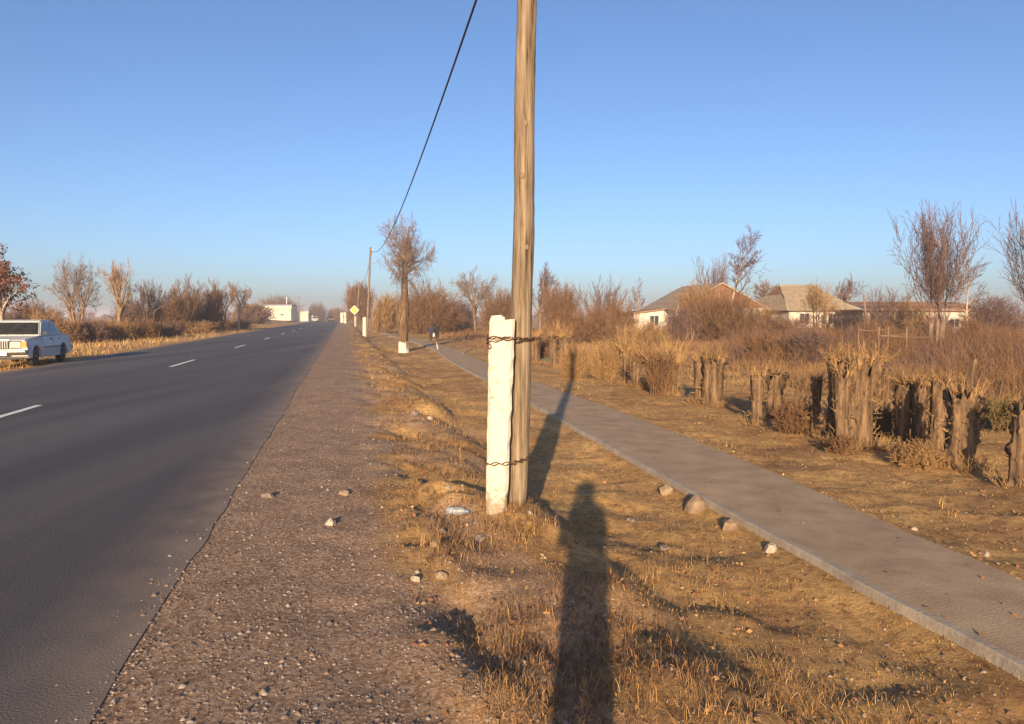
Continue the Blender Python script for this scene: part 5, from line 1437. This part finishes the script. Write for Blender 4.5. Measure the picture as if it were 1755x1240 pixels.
vx = OCT[None, :, 0] * (sz * sx)[:, None] * (1 + rs.uniform(-.2, .2, (n, 6))); vy = OCT[None, :, 1] * (sz * sy)[:, None] * (1 + rs.uniform(-.2, .2, (n, 6))); vz = OCT[None, :, 2] * (sz * szz)[:, None]
ca, sa = np.cos(an)[:, None], np.sin(an)[:, None]
V = np.stack([x[:, None] + vx * ca - vy * sa, y[:, None] + vx * sa + vy * ca, z[:, None] + vz - .001], -1).reshape(-1, 3)
F = (np.array([(0, 1, 5), (1, 2, 5), (2, 3, 5), (3, 4, 5), (4, 0, 5)])[None] + (np.arange(n) * 6)[:, None, None]).reshape(-1, 3)
me = mesh_np('gravel', V, F, True)
tinted(me, pal(rs, n, [(.36, .26, .19), (.26, .18, .135), (.46, .35, .27), (.19, .14, .11), (.38, .24, .155), (.32, .22, .15), (.5, .41, .32)]), 6)
tag(ob('gravel', me, 'pebble'), 'loose gravel along the road shoulder and verge', None, None, 'stuff')

def blades(name, rs, n, rmin, rmax, mask, hmin, hmax, width, cols, flat, label, tuft=0):
    x, y, u, v, r = scatter(rs, n, rmin, rmax, -43, 43)
    m = mask(u, v); keep = rs.rand(len(u)) < m
    on_path = (u > spl(v, PL) - .01) & (u < spl(v, PR) + .0)
    keep &= ~on_path
    x, y, u, v, r = [q[keep] for q in (x, y, u, v, r)]
    if tuft:
        k = tuft; x = np.repeat(x, k) + rs.normal(0, .025, len(x) * k); y = np.repeat(y, k) + rs.normal(0, .025, len(y) * k); r = np.repeat(r, k); u, v = xy2uv(x, y)
    n = len(x); z = ground(u, v)
    h = rs.uniform(hmin, hmax, n) * (1 + .012 * r); a = rs.uniform(0, 6.283, n); t = np.abs(rs.normal(0, flat, n))
    w_ = width * (.45 + np.minimum(r, 28) * .10) * rs.uniform(.6, 1.3, n)
    b = rs.uniform(0, 6.283, n)
    s = np.stack([np.cos(b) * w_, np.sin(b) * w_, 0 * w_], 1)
    p = np.stack([x, y, z - .008], 1); t = np.minimum(t, 1.5); q = p + np.stack([np.cos(a) * np.sin(t) * h * .6, np.sin(a) * np.sin(t) * h * .6, np.cos(t) * h * .6 + .006], 1)
    e = q + np.stack([np.cos(a) * np.sin(t + .5) * h * .5, np.sin(a) * np.sin(t + .5) * h * .5, np.cos(t + .5) * h * .5], 1)
    V = np.stack([p - s, p + s, q + s * .7, q - s * .7, e], 1).reshape(-1, 3)
    i = (np.arange(n) * 5)[:, None]
    F3 = np.concatenate([i + [0, 1, 2], i + [0, 2, 3], i + [3, 2, 4]], 0)
    me = mesh_np(name, V, F3); tinted(me, pal(rs, n, cols), 5)
    return tag(ob(name, me, 'grass_blade'), label, None, None, 'stuff')
STRAW = [(.52, .33, .13), (.44, .26, .095), (.6, .40, .17), (.36, .2, .075), (.5, .27, .085)]
BROWN = [(.24, .14, .07), (.32, .18, .075), (.42, .23, .08), (.17, .105, .06)]
def m_verge(u, v):
    e = .45 + .35 * vnoise(u, v, .8, 11)
    return sstep(e - .2, e + .4, u) * (1 - sstep(60, 70, u)) * (.30 + .7 * sstep(-.25, .35, vnoise(u, v, .55, 71))) * np.where(u > 3.3, .75, 1)
blades('short_grass', np.random.RandomState(31), 150000, 2.4, 40, m_verge, .008, .030, .0017, [tuple(.85 * c for c in q) for q in STRAW] + BROWN[:3], 1.0, 'short matted dry grass over the verge')
def m_tuft(u, v):
    return sstep(.35, .8, u) * (1 - sstep(2.1, 2.9, u)) * sstep(.1, .5, vnoise(u, v, .5, 72) + .2 * (u < 1.5)) + .25 * (u > 5.0) * sstep(.15, .5, vnoise(u, v, .6, 73))
blades('weed_tufts', np.random.RandomState(32), 8500, 2.4, 30, m_tuft, .03, .10, .0019, BROWN + BROWN + STRAW[:2], 1.15, 'rusty weed tufts along the crest of the verge', 12)
def m_dead(u, v): return sstep(.4, .7, u) * (1 - sstep(1.3, 1.8, u)) * sstep(-.2, .2, vnoise(u, v, .7, 75)) * (1 - sstep(30, 50, v))
blades('dead_weeds', np.random.RandomState(34), 30000, 2.4, 40, m_dead, .02, .08, .003, [(.13, .08, .05), (.2, .11, .055), (.28, .14, .06), (.1, .065, .045), (.34, .17, .06)], 1.0, 'dark dead weeds along the crest of the verge', 5)
def m_left(u, v): return (u < ROAD_L - .5) * (.4 + .6 * sstep(-.2, .3, vnoise(u, v, 1.5, 74)))
blades('left_grass', np.random.RandomState(33), 80000, 18, 110, m_left, .06, .26, .0026, STRAW, .7, 'dry grass on the far verge left of the road')
# fallen leaves and twigs
rs = np.random.RandomState(41)
x, y, u, v, r = scatter(rs, 16000, 2.5, 26, -42, 42)
keep = ((u > .3) & (rs.rand(len(u)) < .35)) | ((np.abs(u - spl(v, PR) - .12) < .2)) | ((u > 6) & (u < 9)); x, y, u, v, r = [q[keep] for q in (x, y, u, v, r)]
on = (u > spl(v, PL)) & (u < spl(v, PR)); keep = ~on | (rs.rand(len(u)) < .10); x, y, u, v, r, on = [q[keep] for q in (x, y, u, v, r, on)]
z = np.where(on, PATH_Z + .010, ground(u, v) + .008)
a = rs.normal(size=(len(x), 3)); a[:, 2] *= np.where(on, .12, .35); a /= np.linalg.norm(a, axis=1, keepdims=True)
b = rs.normal(size=(len(x), 3)); b[:, 2] *= np.where(on, .12, .35); b -= a * (a * b).sum(1, keepdims=True); b /= np.linalg.norm(b, axis=1, keepdims=True)
s = (rs.uniform(.008, .02, len(x)) * (1 + .02 * r))[:, None]; c = np.stack([x, y, z], 1)
me = mesh_np('leaf_litter', np.stack([c - a * s, c + b * s * .6, c + a * s, c - b * s * .6], 1).reshape(-1, 3), np.arange(4 * len(x)).reshape(-1, 4))
tinted(me, pal(rs, len(x), [(.26, .13, .065), (.36, .2, .09), (.16, .09, .055), (.44, .28, .14), (.22, .1, .06)]), 4)
tag(ob('leaf_litter', me, 'grass_blade'), 'fallen brown leaves scattered over verge and path edges', None, None, 'stuff')
hz = bpy.data.materials.new('haze'); hz.use_nodes = True
n = hz.node_tree.nodes; n.remove(n["Principled BSDF"])
pv_ = n.new("ShaderNodeVolumePrincipled"); pv_.inputs["Density"].default_value = .0008; pv_.inputs["Color"].default_value = (.80, .80, .90, 1); pv_.inputs["Anisotropy"].default_value = 0
lnk(hz, pv_.outputs[0], n["Material Output"].inputs["Volume"])
tag(box('haze', (-5200, 5200, -1500, 6200, -8, 14), hz), 'thin pale winter haze in the air', None, None, 'stuff')
print("objects", len(bpy.data.objects), "tris", sum(sum(len(p.vertices) - 2 for p in m.polygons) if len(m.polygons) < 5000 else len(m.polygons) * 2 for m in bpy.data.meshes))
